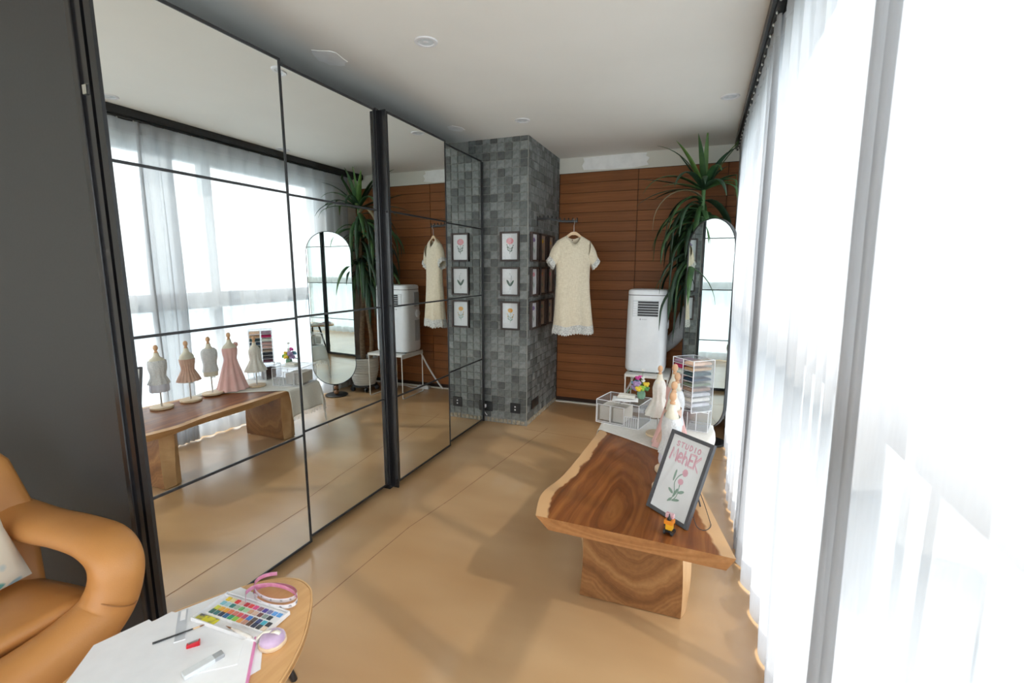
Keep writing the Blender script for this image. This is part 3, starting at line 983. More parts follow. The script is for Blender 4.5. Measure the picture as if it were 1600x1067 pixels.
fl_mats = [[['greenprint', 'purpleprint', 'purpleprint'], ['greenprint', 'yellowprint', 'marigold'], ['greenprint', 'rose', 'yellowprint']],
           [['greenprint', 'rose', 'pinkprint'], ['greenprint', 'marigold', 'pinkprint'], ['greenprint', 'rose', 'rose']],
           [['greenprint', 'purpleprint', 'purpleprint'], ['darkgreenprint', 'greenprint', 'greenprint'], ['darkgreenprint', 'purpleprint', 'greenprint']]]
for r in range(3):
    for c in range(3):
        picture('picture_frame', names_r[r][c], (XC + 0.003, (4.322, 4.582, 4.842)[c], zrow[r]), PI / 2, 3, fl_mats[r][c],
                'matpaper' if c == 0 else 'beigepaper')

# sockets on the column
for (x, z, lab, n) in ((0.277, 0.172, 'black double socket plate low on the left column face beside the corner', 2),
                       (-0.020, 0.162, 'black socket with a white plug beside the wardrobe door edge', 1)):
    t = thing('wall_socket', lab, 'socket', (x, YC - 0.002, z))
    b = MB(); b.bb((-0.052, -0.010, -0.050), (0.052, 0.0, 0.050)); b.build('socket_plate', 'black', t, bevel=0.003)
    if n == 2:
        for k in (-1, 1):
            b = MB(); b.lathe([(0.001, 0.004), (0.008, 0.004), (0.008, -0.002)], 14, mat=Matrix.Translation((0, -0.008, k * 0.015)) @ Matrix.Rotation(PI / 2, 4, 'X'))
            b.build('socket_inset', 'whitepl', t)
    else:
        b = MB(); b.bb((-0.036, -0.035, -0.012), (-0.012, -0.010, 0.020)); b.tube(spline([(-0.024, -0.030, -0.01), (-0.024, -0.036, -0.04), (-0.012, -0.03, -0.07), (0.0, -0.02, -0.09)]), 0.004, 6)
        b.build('plug', 'whitepl', t)
t = thing('wall_socket', 'wide plain black wall plate low on the right column face', 'socket', (XC + 0.003, 4.405, 0.182))
b = MB(); b.bb((0, -0.105, -0.044), (0.009, 0.105, 0.044)); b.build('socket_plate', 'black', t, bevel=0.003)

# ------------------------------------------------------------------ garment hook rail, hanger and dress
hr = thing('garment_rail', 'black wall arm with pegs sticking out of the tiled column', 'clothes rail', (XC, 4.434, 1.96))
b = MB(); b.bb((0.001, -0.012, -0.035), (0.008, 0.012, 0.060)); b.build('wall_plate', 'black', hr, bevel=0.002)
pth = spline([(0.004, 0, 0.036), (0.06, 0, 0.036), (0.12, 0, 0.034), (0.18, 0, 0.022), (0.24, 0, 0.008), (0.30, 0, 0.004), (0.40, 0, 0.003)], 6)
b = MB(); b.tube(pth, [(0.011, 0.007)] * len(pth), 8, sec=0.6); b.build('arm', 'black', hr, smooth=True)
b = MB(); b.lathe([(0.005, 0.0), (0.005, 0.014), (0.007, 0.018), (0.005, 0.023), (0.001, 0.024)], 8)
pg = b.build('peg', 'black', hr, smooth=True)
for k in range(10):
    o = pg if k == 0 else link_copy(pg, hr)
    x = 0.03 + k * 0.0405
    zz = interp(x, [q[0] for q in pth], [q[2] for q in pth])
    o.location = (x, 0, zz + 0.007)
DA = math.atan2(0.6, 0.8)
HX, HY = 0.760, 4.434
hg = thing('clothes_hanger', 'pale wooden hanger with a metal hook holding the cream dress', 'hanger', (HX, HY, 1.83), DA)
b = MB()
ol = spline([(-0.165, -0.055), (-0.09, -0.012), (-0.03, 0.030), (0.0, 0.036), (0.03, 0.030), (0.09, -0.012), (0.165, -0.055)], 5)
inr = [(x, z - interp(abs(x), [0, 0.03, 0.165], [0.030, 0.028, 0.016])) for x, z in ol]
n = len(ol)
vs = [(x, -0.006, z) for x, z in ol] + [(x, -0.006, z) for x, z in inr] + [(x, 0.006, z) for x, z in ol] + [(x, 0.006, z) for x, z in inr]
fs = []
for i in range(n - 1):
    fs += [(i, n + i, n + i + 1, i + 1), (2 * n + i, 2 * n + i + 1, 3 * n + i + 1, 3 * n + i), (i, i + 1, 2 * n + i + 1, 2 * n + i), (n + i, 3 * n + i, 3 * n + i + 1, n + i + 1)]
fs += [(0, 2 * n, 3 * n, n), (n - 1, 2 * n - 1, 4 * n - 1, 3 * n - 1)]
b.add(vs, fs); b.build('hanger_body', 'hangerwood', hg, smooth=True)
b = MB(); b.tube(spline([(0, 0, 0.03), (0, 0, 0.07), (0, 0, 0.095), (0, -0.012, 0.118), (0, 0.0, 0.152), (0, 0.018, 0.150), (0, 0.022, 0.135)], 5), 0.002, 6)
b.build('hook', 'steel', hg, smooth=True)

dr = thing('dress', 'short sleeved cream tweed dress with lace trimmed hem and cuffs on the hanger', 'dress', (HX, HY, 0.90), DA)
Z0 = 0.90


def dw(z, sgn):
    return interp(z, [0.92, 1.0, 1.16, 1.30, 1.40, 1.50, 1.585, 1.66, 1.72, 1.80],
                  [0.225 if sgn > 0 else 0.208, 0.213 if sgn > 0 else 0.195, 0.192 if sgn > 0 else 0.180, 0.176, 0.170, 0.170, 0.176, 0.178, 0.176, 0.170])


def dd(z):
    return interp(z, [0.92, 1.2, 1.45, 1.6, 1.72, 1.80, 1.84], [0.085, 0.07, 0.062, 0.06, 0.045, 0.018, 0.006])


def neck(x, front):
    ax = abs(x)
    if ax < 0.072:
        return (1.752 if front else 1.800) + (0.078 if front else 0.030) * (ax / 0.072) ** 2
    return interp(ax, [0.072, 0.175], [1.830, 1.775])


for_cols = 34
def dress_sheet(front, z_a=None, z_b=None, off=0.0, rows=26, jag=0.0):
    g = []
    for i in range(rows + 1):
        t = i / rows
        row = []
        for j in range(for_cols + 1):
            s_ = -1 + 2 * j / for_cols
            ztop = neck(s_ * 0.172, front)
            zl = 0.930 + 0.010 * math.sin(6 * s_ + 1.0)
            zt = lerp(zl, ztop, t) if z_a is None else lerp(zl + z_a, zl + z_b, t)
            w_ = dw(zt, s_)
            dep = dd(zt) * (max(0.0, 1 - s_ * s_) ** 0.5)
            fold = 0.016 * max(0, (1.45 - zt) / 0.5) * math.sin(8.0 * s_ + (0.6 if front else 2.0)) * (1 - s_ ** 6)
            yv = -(dep + fold + off) if front else (dep + fold + off)
            if jag and i == 0:
                zt += jag * (1 if j % 2 else -1)
            row.append((s_ * w_, yv, zt - Z0))
        g.append(row)
    return g


b = MB(); b.sheet(dress_sheet(True)); b.sheet(dress_sheet(False))
b.build('bodice_and_skirt', 'tweed', dr, smooth=True, autosmooth=False, solid=0.002)
b = MB(); b.sheet(dress_sheet(True, -0.028, 0.055, 0.004, 5, 0.007)); b.sheet(dress_sheet(False, -0.028, 0.055, 0.004, 5, 0.007))
b.build('hem_lace', 'lace', dr, smooth=True, autosmooth=False)
for sg in (-1, 1):
    b = MB(); g = []
    for i in range(9):
        t = i / 8
        cx, cz = lerp(0.150, 0.226, t) * sg, lerp(1.70, 1.575, t)
        hl = lerp(0.082, 0.045, t)        # half height of the ring
        ax = Vector((0.62 * sg, 0, 0.78)) if t > 0.4 else Vector((lerp(0.15, 0.62, t / 0.4) * sg, 0, 0.9))
        ax.normalize()
        g.append([(cx + ax.x * hl * math.cos(a), 0.048 * (1 - 0.25 * t) * math.sin(a), cz + ax.z * hl * math.cos(a) - Z0) for a in [2 * PI * k / 18 for k in range(18)]])
    b.sheet(g, wrap=True); b.build('sleeve', 'tweed', dr, smooth=True, autosmooth=False)
    b = MB(); g = []
    for i in range(4):
        t = i / 3
        cx, cz = lerp(0.212, 0.236, t) * sg, lerp(1.600, 1.555, t)
        hl = lerp(0.050, 0.056, t)
        g.append([(cx + 0.62 * sg * hl * math.cos(a), 0.042 * math.sin(a) * (1 + 0.15 * math.sin(9 * a)), cz + 0.78 * hl * math.cos(a) * (1 + 0.08 * math.sin(9 * a) * t) - Z0) for a in [2 * PI * k / 36 for k in range(36)]])
    b.sheet(g, wrap=True); b.build('cuff_lace', 'lace', dr, smooth=True, autosmooth=False)
b = MB(); b.ball((-0.005, 0.020, 1.790 - Z0), 0.006, 0, 10); b.build('back_button', 'walnutball', dr, smooth=True)

# ------------------------------------------------------------------ portable air conditioner on its white stand
st = thing('side_table', 'white metal side table with sled legs under the air conditioner', 'side table', (1.465, 4.735, 0))
b = MB(); b.bb((-0.20, -0.225, 0.505), (0.20, 0.225, 0.530)); b.bb((-0.20, -0.225, 0.480), (-0.195, 0.225, 0.505)); b.bb((0.195, -0.225, 0.480), (0.20, 0.225, 0.505))
b.build('table_top', 'whitemetal', st, bevel=0.002)
for sx in (-1, 1):
    x = sx * 0.192
    p = spline([(x, -0.215, 0.505), (x, -0.215, 0.3), (x, -0.215, 0.03)], 3)[:-1] + [(x, -0.215, 0.02), (x, -0.207, 0.008), (x, -0.195, 0.006)] + \
        [(x, 0.195, 0.006), (x, 0.207, 0.008), (x, 0.215, 0.02), (x, 0.215, 0.3), (x, 0.215, 0.505)]
    b = MB(); b.tube(p, 0.006, 8); b.build('sled_leg', 'whitemetal', st, smooth=True)

ac = thing('air_conditioner', 'tall white portable air conditioner with a black louvred vent', 'air conditioner', (1.432, 4.765, 0.53))


def rrect(w, d, r, n=6):
    pts = []
    for cx, cy, a0 in ((w / 2 - r, d / 2 - r, 0), (-w / 2 + r, d / 2 - r, PI / 2), (-w / 2 + r, -d / 2 + r, PI), (w / 2 - r, -d / 2 + r, 1.5 * PI)):
        for k in range(n + 1):
            a = a0 + PI / 2 * k / n
            pts.append((cx + r * math.cos(a), cy + r * math.sin(a)))
    return pts


AW, AD = 0.372, 0.335
b = MB()
lev = [(0.93, 0.015), (0.985, 0.030), (1.0, 0.055), (1.0, 0.30), (0.985, 0.60), (0.965, 0.745)]
g = [[(x * s_, y * s_, z) for x, y in rrect(AW, AD, 0.075)] for s_, z in lev]
b.sheet(g, wrap=True)
nn_ = len(g[0])
b.add(g[0], [tuple(range(nn_ - 1, -1, -1))]); b.add(g[-1], [tuple(range(nn_))])
b.build('body', 'ac', ac, smooth=True)
b = MB(); b.prism(rrect(AW * 0.955, AD * 0.955, 0.07), 0.743, 0.751); b.build('shadow_gap', 'darkplastic', ac)
b = MB(); g = [[(x * s_, y * s_, z) for x, y in rrect(AW, AD, 0.072)] for s_, z in ((0.962, 0.751), (0.965, 0.775), (0.955, 0.787), (0.91, 0.797), (0.80, 0.801))]
b.sheet(g, wrap=True); b.add(g[-1], [tuple(range(nn_))]); b.build('top_cover', 'ac', ac, smooth=True)
yf = -AD / 2 * 0.985
b = MB(); b.bb((-0.125, yf - 0.002, 0.545), (0.112, yf + 0.02, 0.700)); b.build('vent_surround', 'acgrey', ac, bevel=0.004)
b = MB(); b.bb((-0.078, yf - 0.0035, 0.552), (0.108, yf - 0.001, 0.692)); b.build('vent_opening', 'darkplastic', ac)
for k in range(5):
    b = MB(); b.box((0.015, yf - 0.008, 0.573 + k * 0.0245), (0.186, 0.014, 0.0045), mat=None)
    b.build('vent_slat', 'ac', ac, bevel=0.001, seg=1)
for k in range(6):
    b = MB(); b.bb((-0.122, yf - 0.004, 0.556 + k * 0.023), (-0.084, yf - 0.001, 0.574 + k * 0.023)); b.build('vent_fin', 'ac', ac, bevel=0.001, seg=1)
b = MB()
rot = Matrix.Translation((-0.03, yf - 0.0035, 0.520)) @ Matrix.Rotation(PI / 2, 4, 'X')
b.disc((-0.022, 0.0), 0.006, 0.0065, 0, mat=rot); b.stroke([(-0.028, 0.002), (-0.022, 0.009), (-0.016, 0.002)], 0.003, mat=rot)
for k in range(5):
    x = -0.006 + k * 0.010
    b.stroke([(x, -0.004), (x, 0.004)], 0.0018, mat=rot); b.stroke([(x, 0.004), (x + 0.006, 0.004 - 0.001 * (k % 2))], 0.0018, mat=rot); b.stroke([(x + 0.006, 0.004), (x + 0.006, -0.004 * (k % 3 != 1))], 0.0018, mat=rot)
b.build('badge', 'greyprint', ac)
for sx in (-1, 1):
    xs = sx * AW / 2 * 0.990
    for (z0, z1, nb) in ((0.545, 0.715, 2), (0.135, 0.385, 3)):
        b = MB()
        for k in range(nb):
            for q in range(2):
                yy = 0.03 + (k * 2 + q) * (0.105 / (nb * 2)) - 0.02
                b.bb((xs - 0.004 * sx, yy, z0), (xs + 0.0025 * sx, yy + 0.105 / (nb * 2) - 0.006, z1))
        b.build('side_grille', 'greyprint', ac)
    b = MB(); b.lathe([(0.001, 0.012), (0.04, 0.012), (0.048, 0.006), (0.05, 0.0)], 24, mat=Matrix.Translation((xs - 0.003 * sx, 0.075, 0.46)) @ Matrix.Rotation(sx * PI / 2, 4, 'Y'))
    b.build('grip_recess', 'ac', ac, smooth=True)
for sx in (-1, 1):
    for sy in (-1, 1):
        b = MB(); b.lathe([(0.014, 0.0), (0.016, 0.004), (0.016, 0.018)], 12, c=(sx * 0.125, sy * 0.11, 0.0)); b.build('foot', 'darkplastic', ac, smooth=True)
hp = spline([(0.10, 0.165, 0.20), (0.14, 0.215, 0.21), (0.21, 0.24, 0.26), (0.27, 0.24, 0.34), (0.30, 0.26, 0.42), (0.33, 0.30, 0.52), (0.37, 0.335, 0.60)], 22)
b = MB(); b.tube(hp, [0.062 + (0.004 if k % 2 else -0.003) for k in range(len(hp))], 18); b.build('exhaust_hose', 'hose', ac, smooth=True)
b = MB(); b.tube(spline([(-0.08, 0.165, 0.06), (-0.10, 0.21, 0.0), (-0.17, 0.27, -0.20), (-0.27, 0.32, -0.40), (-0.34, 0.36, -0.522)], 6), 0.011, 8)
b.build('power_cord', 'whitepl', ac, smooth=True)

ps = thing('power_strip', 'white power strip lying on the floor by the back wall', 'power strip', (1.33, 5.06, 0))
b = MB(); b.box((0, 0, 0.022), (0.16, 0.055, 0.042)); b.build('strip_body', 'whitepl', ps, bevel=0.006, seg=3)
b = MB()
for k in range(3): b.box((-0.05 + k * 0.05, 0, 0.0435), (0.030, 0.030, 0.003))
b.build('outlet_face', 'acgrey', ps)
b = MB(); b.tube(spline([(0.078, 0.0, 0.012), (0.16, -0.02, 0.006), (0.30, 0.03, 0.006), (0.46, 0.02, 0.006), (0.60, 0.06, 0.006)], 8), 0.005, 6); b.build('lead', 'whitepl', ps, smooth=True)

# ------------------------------------------------------------------ yucca in a ribbed pot on a wheeled stand
PX, PY = 1.900, 4.725
cd = thing('plant_caddy', 'black wheeled plant stand under the white pot', 'plant stand', (PX, PY, 0))
b = MB(); b.lathe([(0.15, 0.062), (0.155, 0.066), (0.155, 0.078), (0.15, 0.082)], 28); b.build('platform', 'darkplastic', cd, smooth=True)
for k in range(4):
    a = PI / 4 + k * PI / 2
    b = MB(); b.lathe([(0.010, -0.012), (0.028, -0.012), (0.031, -0.007), (0.031, 0.007), (0.028, 0.012), (0.010, 0.012)], 16, mat=Matrix.Translation((0.145 * math.cos(a), 0.145 * math.sin(a), 0.031)) @ Matrix.Rotation(a + 0.6, 4, 'Z') @ Matrix.Rotation(PI / 2, 4, 'X'))
    b.bb((0.145 * math.cos(a) - 0.008, 0.145 * math.sin(a) - 0.008, 0.045), (0.145 * math.cos(a) + 0.008, 0.145 * math.sin(a) + 0.008, 0.064))
    b.build('caster', 'darkplastic', cd, smooth=True)
pl = thing('potted_yucca', 'tall yucca with long drooping leaves in a ribbed white pot', 'plant', (PX, PY, 0.083))
prof = []
for k in range(30):
    t = k / 29
    prof.append((lerp(0.135, 0.178, math.sin(t * PI * 0.62) ** 0.8 if t > 0 else 0) + 0.0028 * math.sin(k * PI), 0.0 + 0.34 * t))
prof = []
for k in range(11):
    z = 0.34 * k / 11
    r = 0.128 + 0.050 * math.sin(min(1, (k + 0.3) / 8) * PI / 2)
    prof += [(r - 0.004, z), (r + 0.002, z + 0.008), (r + 0.002, z + 0.024), (r - 0.004, z + 0.0305)]
prof += [(0.176, 0.342), (0.166, 0.342), (0.160, 0.30)]
b = MB(); b.lathe([(0.001, 0.0)] + prof, 36, cap=False); b.build('pot', 'pot', pl, smooth=True)
b = MB(); b.lathe([(0.162, 0.290), (0.10, 0.305), (0.001, 0.31)], 24); b.build('soil', 'soil', pl, smooth=True)
CZ = 2.10 - 0.083
for pth, r0, r1, mt in (([(0.0, 0.0, 0.29), (0.03, 0.02, 0.6), (-0.015, 0.01, 1.0), (-0.03, -0.005, 1.5), (-0.03, -0.008, 1.80)], 0.036, 0.022, 'trunk'),
                        ([(-0.07, 0.03, 0.29), (-0.10, 0.04, 0.55), (-0.06, 0.03, 0.9), (-0.05, 0.01, 1.25)], 0.028, 0.018, 'trunk'),
                        ([(-0.03, -0.008, 1.72), (-0.032, -0.008, 1.95), (-0.03, -0.008, 2.14)], 0.022, 0.017, 'stemgreen')):
    p = spline(pth, 8)
    b = MB(); b.tube(p, [lerp(r0, r1, k / (len(p) - 1)) for k in range(len(p))], 10)
    b.build('trunk' if mt == 'trunk' else 'stalk', mt, pl, smooth=True)


def leaf(base, az, el, length, droop, width, mat, curl=0.0, twist=0.0, power=1.5):
    width *= 1.45
    """strap leaf: starts along (az, el) and bends down by droop radians over its length"""
    n = 11
    p = Vector(base)
    rows = []
    for i in range(n + 1):
        t = i / n
        e_ = max(el - droop * (t ** power), -1.53)
        a_ = az + curl * t
        d = Vector((math.cos(a_) * math.cos(e_), math.sin(a_) * math.cos(e_), math.sin(e_)))
        side = Vector((-math.sin(a_), math.cos(a_), 0))
        nrm = side.cross(d)
        side = (side * math.cos(twist) + nrm * math.sin(twist))
        w_ = width * (0.55 + 0.45 * min(1, t * 4)) * (1 - t ** 3.0) + 0.0006
        q = p.copy()
        # keep the leaf clear of ceiling, back wall and curtain
        lim = Vector((min(q.x, 2.125 - PX), min(q.y, 5.13 - PY), min(q.z, 2.692 - 0.083)))
        q = lim
        rows.append([tuple(q - side * w_), tuple(q - nrm * w_ * 0.28), tuple(q + side * w_)])
        p += d * (length / n)
    for r_ in rows:
        for k in range(3):
            v = r_[k]
            r_[k] = (min(v[0], 2.13 - PX), min(v[1], 5.14 - PY), min(v[2], 2.694 - 0.083))
    b = MB(); b.sheet(rows)
    return b.build('leaf', mat, pl, smooth=True, autosmooth=False, solid=0.0012)


top = (-0.03, -0.008, CZ + 0.12)
R = random.Random(5)
# crown leaves seen against the wall and ceiling
for az, el, ln, dr_, w_, mt in [
    (PI * 0.98, 1.12, 0.62, 0.95, 0.019, 'green1'), (-1.5, 1.52, 0.52, 0.25, 0.016, 'green3'), (0.15, 1.02, 0.62, 0.25, 0.020, 'green1'), (0.5, 1.1, 0.58, 0.5, 0.018, 'green3'),
    (PI * 1.02, 0.30, 0.60, 0.25, 0.020, 'green2'), (PI * 0.92, 1.0, 0.44, 0.15, 0.026, 'green2'), (-0.25, 0.62, 0.48, 1.6, 0.018, 'green1'), (-0.1, 0.5, 0.42, 2.0, 0.018, 'green3'),
    (-0.7, 0.45, 0.46, 1.6, 0.022, 'green1'), (-1.3, 0.75, 0.55, 1.7, 0.019, 'green1'), (-2.0, 0.6, 0.62, 1.9, 0.021, 'green2'), (-2.6, 0.55, 0.66, 1.8, 0.020, 'green1'),
    (-1.8, 1.15, 0.52, 0.55, 0.018, 'green1'), (-2.4, 1.05, 0.52, 0.5, 0.020, 'green3'), (-1.0, 0.9, 0.50, 0.9, 0.019, 'green2'), (2.6, 0.2, 0.55, 0.7, 0.018, 'green2'), (0.9, 0.9, 0.40, 0.7, 0.019, 'green2'),
    (-1.25, 0.30, 0.62, 1.5, 0.020, 'green2'), (-0.9, 0.2, 0.55, 1.3, 0.018, 'green1'), (-1.55, 0.35, 0.60, 1.2, 0.018, 'green2'), (-2.9, 0.1, 0.62, 0.9, 0.018, 'green2'), (-2.2, 0.15, 0.55, 0.5, 0.016, 'green1')]:
    leaf(top, az, el, ln, dr_, w_, mt)
# hanging skirt
for k in range(84):
    t = k / 83
    az = PI + R.uniform(-2.3, 2.3)
    zb = CZ + 0.06 - 0.80 * t
    l_ = R.uniform(0.48, 0.74)
    leaf((-0.032 + 0.015 * math.cos(az), -0.006 + 0.015 * math.sin(az), zb), az, R.uniform(0.0, 0.75) - 0.35 * t, l_, R.uniform(1.9, 2.5), R.uniform(0.016, 0.023),
         R.choice(['green2', 'green2', 'green1', 'green1', 'dryleaf' if k % 5 == 0 else 'green2']), R.uniform(-0.5, 0.5), R.uniform(-0.4, 0.4), R.uniform(0.55, 0.9))

# ------------------------------------------------------------------ oval standing mirror
MNX, MNY = -0.666, -0.746
ma_ = math.atan2(MNY, MNX) + PI / 2      # rotation putting local -Y on the glass normal
sm_ = thing('standing_mirror', 'tall pill shaped standing mirror with thin black frame beside the curtain', 'mirror', (1.965, 4.290, 0), ma_)
MWH, MZ0, MZ1 = 0.240, 0.165, 1.935


def stadium(r, z0, z1, n=28):
    pts = []
    for k in range(n + 1):
        a = PI * k / n
        pts.append((r * math.cos(a), z1 - MWH + r * math.sin(a)))
    for k in range(n + 1):
        a = PI + PI * k / n
        pts.append((r * math.cos(a), z0 + MWH + r * math.sin(a)))
    return pts


so, si = stadium(MWH, MZ0, MZ1), stadium(MWH - 0.007, MZ0, MZ1)
n = len(so)
b = MB()
b.add([(x, -0.020, z) for x, z in so] + [(x, -0.020, z) for x, z in si] + [(x, 0.012, z) for x, z in so] + [(x, 0.012, z) for x, z in si],
      sum([[(i, (i + 1) % n, n + (i + 1) % n, n + i), (i, 2 * n + i, 2 * n + (i + 1) % n, (i + 1) % n), (n + i, n + (i + 1) % n, 3 * n + (i + 1) % n, 3 * n + i), (2 * n + i, 3 * n + i, 3 * n + (i + 1) % n, 2 * n + (i + 1) % n)] for i in range(n)], []))
b.build('frame', 'black', sm_, smooth=True)
b = MB(); b.add([(x, -0.014, z) for x, z in si], [tuple(range(n))]); b.build('mirror_glass', 'mirror2', sm_)
b = MB(); b.add([(x, 0.010, z) for x, z in si], [tuple(range(n - 1, -1, -1))]); b.build('back_board', 'black', sm_)
BYO = 0.135
b = MB(); b.lathe([(0.001, 0.0), (0.126, 0.0), (0.130, 0.004), (0.130, 0.011), (0.125, 0.016), (0.001, 0.018)], 40, c=(0, BYO, 0)); b.build('base_disc', 'black', sm_, smooth=True)
b = MB(); b.ball((0, BYO - 0.035, 0.046), 0.029, 0, 18); b.build('wood_ball', 'walnutball', sm_, smooth=True)
b = MB(); b.ball((0, BYO - 0.035, 0.102), 0.027, 0, 18); b.build('wood_ball', 'walnutball', sm_, smooth=True)
b = MB(); b.tube(spline([(0, BYO + 0.03, 0.012), (0, BYO + 0.022, 0.06), (0, BYO - 0.005, 0.14), (0, 0.07, 0.24), (0, 0.02, 0.34)], 6), [(0.016, 0.026)] * 25, 10); b.build('neck', 'black', sm_, smooth=True)

# ------------------------------------------------------------------ live edge wooden table
tb = thing('wooden_table', 'low live edge wooden slab table with two block legs', 'table', (1.66, 2.55, 0))
OX, OY = 1.66, 2.55
TZ = 0.475
LE = spline([(1.300, 1.800), (1.262, 2.0), (1.300, 2.22), (1.318, 2.5), (1.328, 2.75), (1.336, 2.95), (1.33, 3.15), (1.335, 3.36)], 6)
RE = spline([(2.083, 1.782), (2.020, 2.05), (1.960, 2.33), (1.945, 2.6), (1.972, 2.85), (2.005, 3.05), (2.03, 3.2), (2.02, 3.36)], 6)
NC = 22
gt, gb_, ed = [], [], []
for i in range(len(LE)):
    l, r = LE[i], RE[i]
    row, rb = [], []
    wid = r[0] - l[0]
    t_i = i / (len(LE) - 1)
    insl = 0.055 + 0.02 * math.sin(9 * t_i); insr = 0.03 + 0.012 * math.sin(7 * t_i)
    for j in range(NC + 1):
        t = j / NC
        row.append((lerp(l[0], r[0], t) - OX, lerp(l[1], r[1], t) - OY, TZ - 0.0006 * (j in (0, NC))))
        rb.append((lerp(l[0] + insl, r[0] - insr, t) - OX, lerp(l[1] + 0.012 * (i == 0), r[1] + 0.012 * (i == 0), t) - OY, TZ - 0.062))
        dist_e = min(t * wid, (1 - t) * wid)
        ed.append(min(1.0, dist_e / 0.11))
    gt.append(row); gb_.append(rb)
b = MB()
b.sheet(gt, 0)
nb = len(gt) * (NC + 1)
b.sheet([list(reversed(r_)) for r_ in gb_], 2)
C = NC + 1
def top_i(i, j): return i * C + j
def bot_i(i, j): return nb + i * C + (NC - j)
fs = []
for i in range(len(LE) - 1):
    fs.append((top_i(i, 0), top_i(i + 1, 0), bot_i(i + 1, 0), bot_i(i, 0)))
    fs.append((top_i(i + 1, NC), top_i(i, NC), bot_i(i, NC), bot_i(i + 1, NC)))
b.f += fs; b.m += [3] * len(fs)
fs = []
for j in range(NC):
    fs.append((top_i(0, j + 1), top_i(0, j), bot_i(0, j), bot_i(0, j + 1)))
    k = len(LE) - 1
    fs.append((top_i(k, j), top_i(k, j + 1), bot_i(k, j + 1), bot_i(k, j)))
b.f += fs; b.m += [1] * len(fs)
b.a['edge'] = ed + ed
OFFM = Matrix.Translation((OX, OY, 0))
# ring hearts are given in room coordinates; the table's mesh is local, so shift the mapping
for mn in ('tabletop', 'tableend', 'legwood'):
    nd = [x for x in MT[mn].node_tree.nodes if x.type == 'MAPPING' and abs(x.inputs['Location'].default_value[2]) > 1e-6][0]
    sc_ = nd.inputs['Scale'].default_value
    lc = nd.inputs['Location'].default_value
    nd.inputs['Location'].default_value = (lc[0] + OX * sc_[0], lc[1] + OY * sc_[1], lc[2])
b.build('tabletop', ['tabletop', 'tableend', 'legwood', 'sapwood'], tb)
for (xa, xb, ya, yb2, nm) in ((1.455, 1.905, 2.000, 2.125, 'leg'), (1.455, 1.915, 3.035, 3.170, 'leg')):
    b = MB()
    n_z = 8
    ringpts = lambda z: [(xa + 0.012 * math.sin(7 * z) - OX, ya - OY), (xb + 0.012 * math.sin(6 * z + 1) - 0.01 - OX, ya + 0.012 - OY), (xb + 0.018 + 0.014 * math.sin(8 * z) - OX, (ya + yb2) / 2 - OY), (xb + 0.006 - OX, yb2 - OY), (xa + 0.01 - OX, yb2 - OY), (xa - 0.016 + 0.014 * math.sin(9 * z + 1) - OX, (ya + yb2) / 2 + 0.02 - OY)]
    rws = [[(x, y, z) for x, y in ringpts(z)] for z in [0.004 + (TZ - 0.0625 - 0.004) * k / n_z for k in range(n_z + 1)]]
    b.sheet(rws, 0, wrap=True)
    # the bark sides are sapwood
    for fi in range(len(b.f)):
        j = fi % 6
        if j in (1, 2, 4, 5): b.m[fi] = 1
    b.add(rws[0], [tuple(range(5, -1, -1))]); b.add(rws[-1], [tuple(range(6))])
    b.build('leg', ['legwood', 'sapwood'], tb)
for (x, y) in ((1.475, 2.02), (1.89, 2.04), (1.475, 3.06), (1.89, 3.06)):
    b = MB(); b.lathe([(0.012, 0.0), (0.012, 0.005)], 10, c=(x - OX, y - OY, 0)); b.build('glide', 'whitepl', tb)

# ------------------------------------------------------------------ linen cloth over the far end
cl = thing('table_cloth', 'ivory linen cloth with fringed edge draped over the far end of the wooden table', 'cloth', (1.62, 3.05, TZ))
CX, CY = 1.62, 3.05


def edge_l(y):
    return interp(y, [p[1] for p in LE], [p[0] for p in LE])


def edge_r(y):
    return interp(y, [p[1] for p in RE], [p[0] for p in RE])


def cloth_pt(u, v):
    """u 0..1 from the front (diagonal) hem to the back, v 0..1 from over the left side to the right side"""
    x = lerp(1.10, 2.075, v)
    yfront = interp(x, [1.10, 1.32, 1.53, 1.743, 1.93, 2.075], [2.99, 3.0, 2.885, 2.750, 2.560, 2.40])
    y = lerp(yfront, 3.56, u)
    z = TZ + 0.0035 + 0.0012 * math.sin(23 * x + 9 * y) + 0.0012 * math.sin(31 * y)
    xe = edge_l(min(y, 3.35))
    xr_ = edge_r(min(y, 3.35))
    over = max(0.0, xe - x)
    xx = x
    if over > 0:
        xx = xe - 0.010 - 0.10 * over - 0.010 * (1 + math.sin(26 * y)) * min(1, over / 0.1)
        z = TZ + 0.003 - over * 0.98
    ovr = max(0.0, x - xr_)
    if ovr > 0:
        xx = xr_ + 0.010 + 0.1 * ovr
        z = TZ + 0.003 - ovr
    back = max(0.0, y - 3.365)
    yy = y
    if back > 0:
        yy = 3.372 + back * 0.25 + 0.012 * math.sin(20 * x) * min(1, back / 0.1)
        z -= back * 0.95
    return (xx - CX, yy - CY, z - TZ)


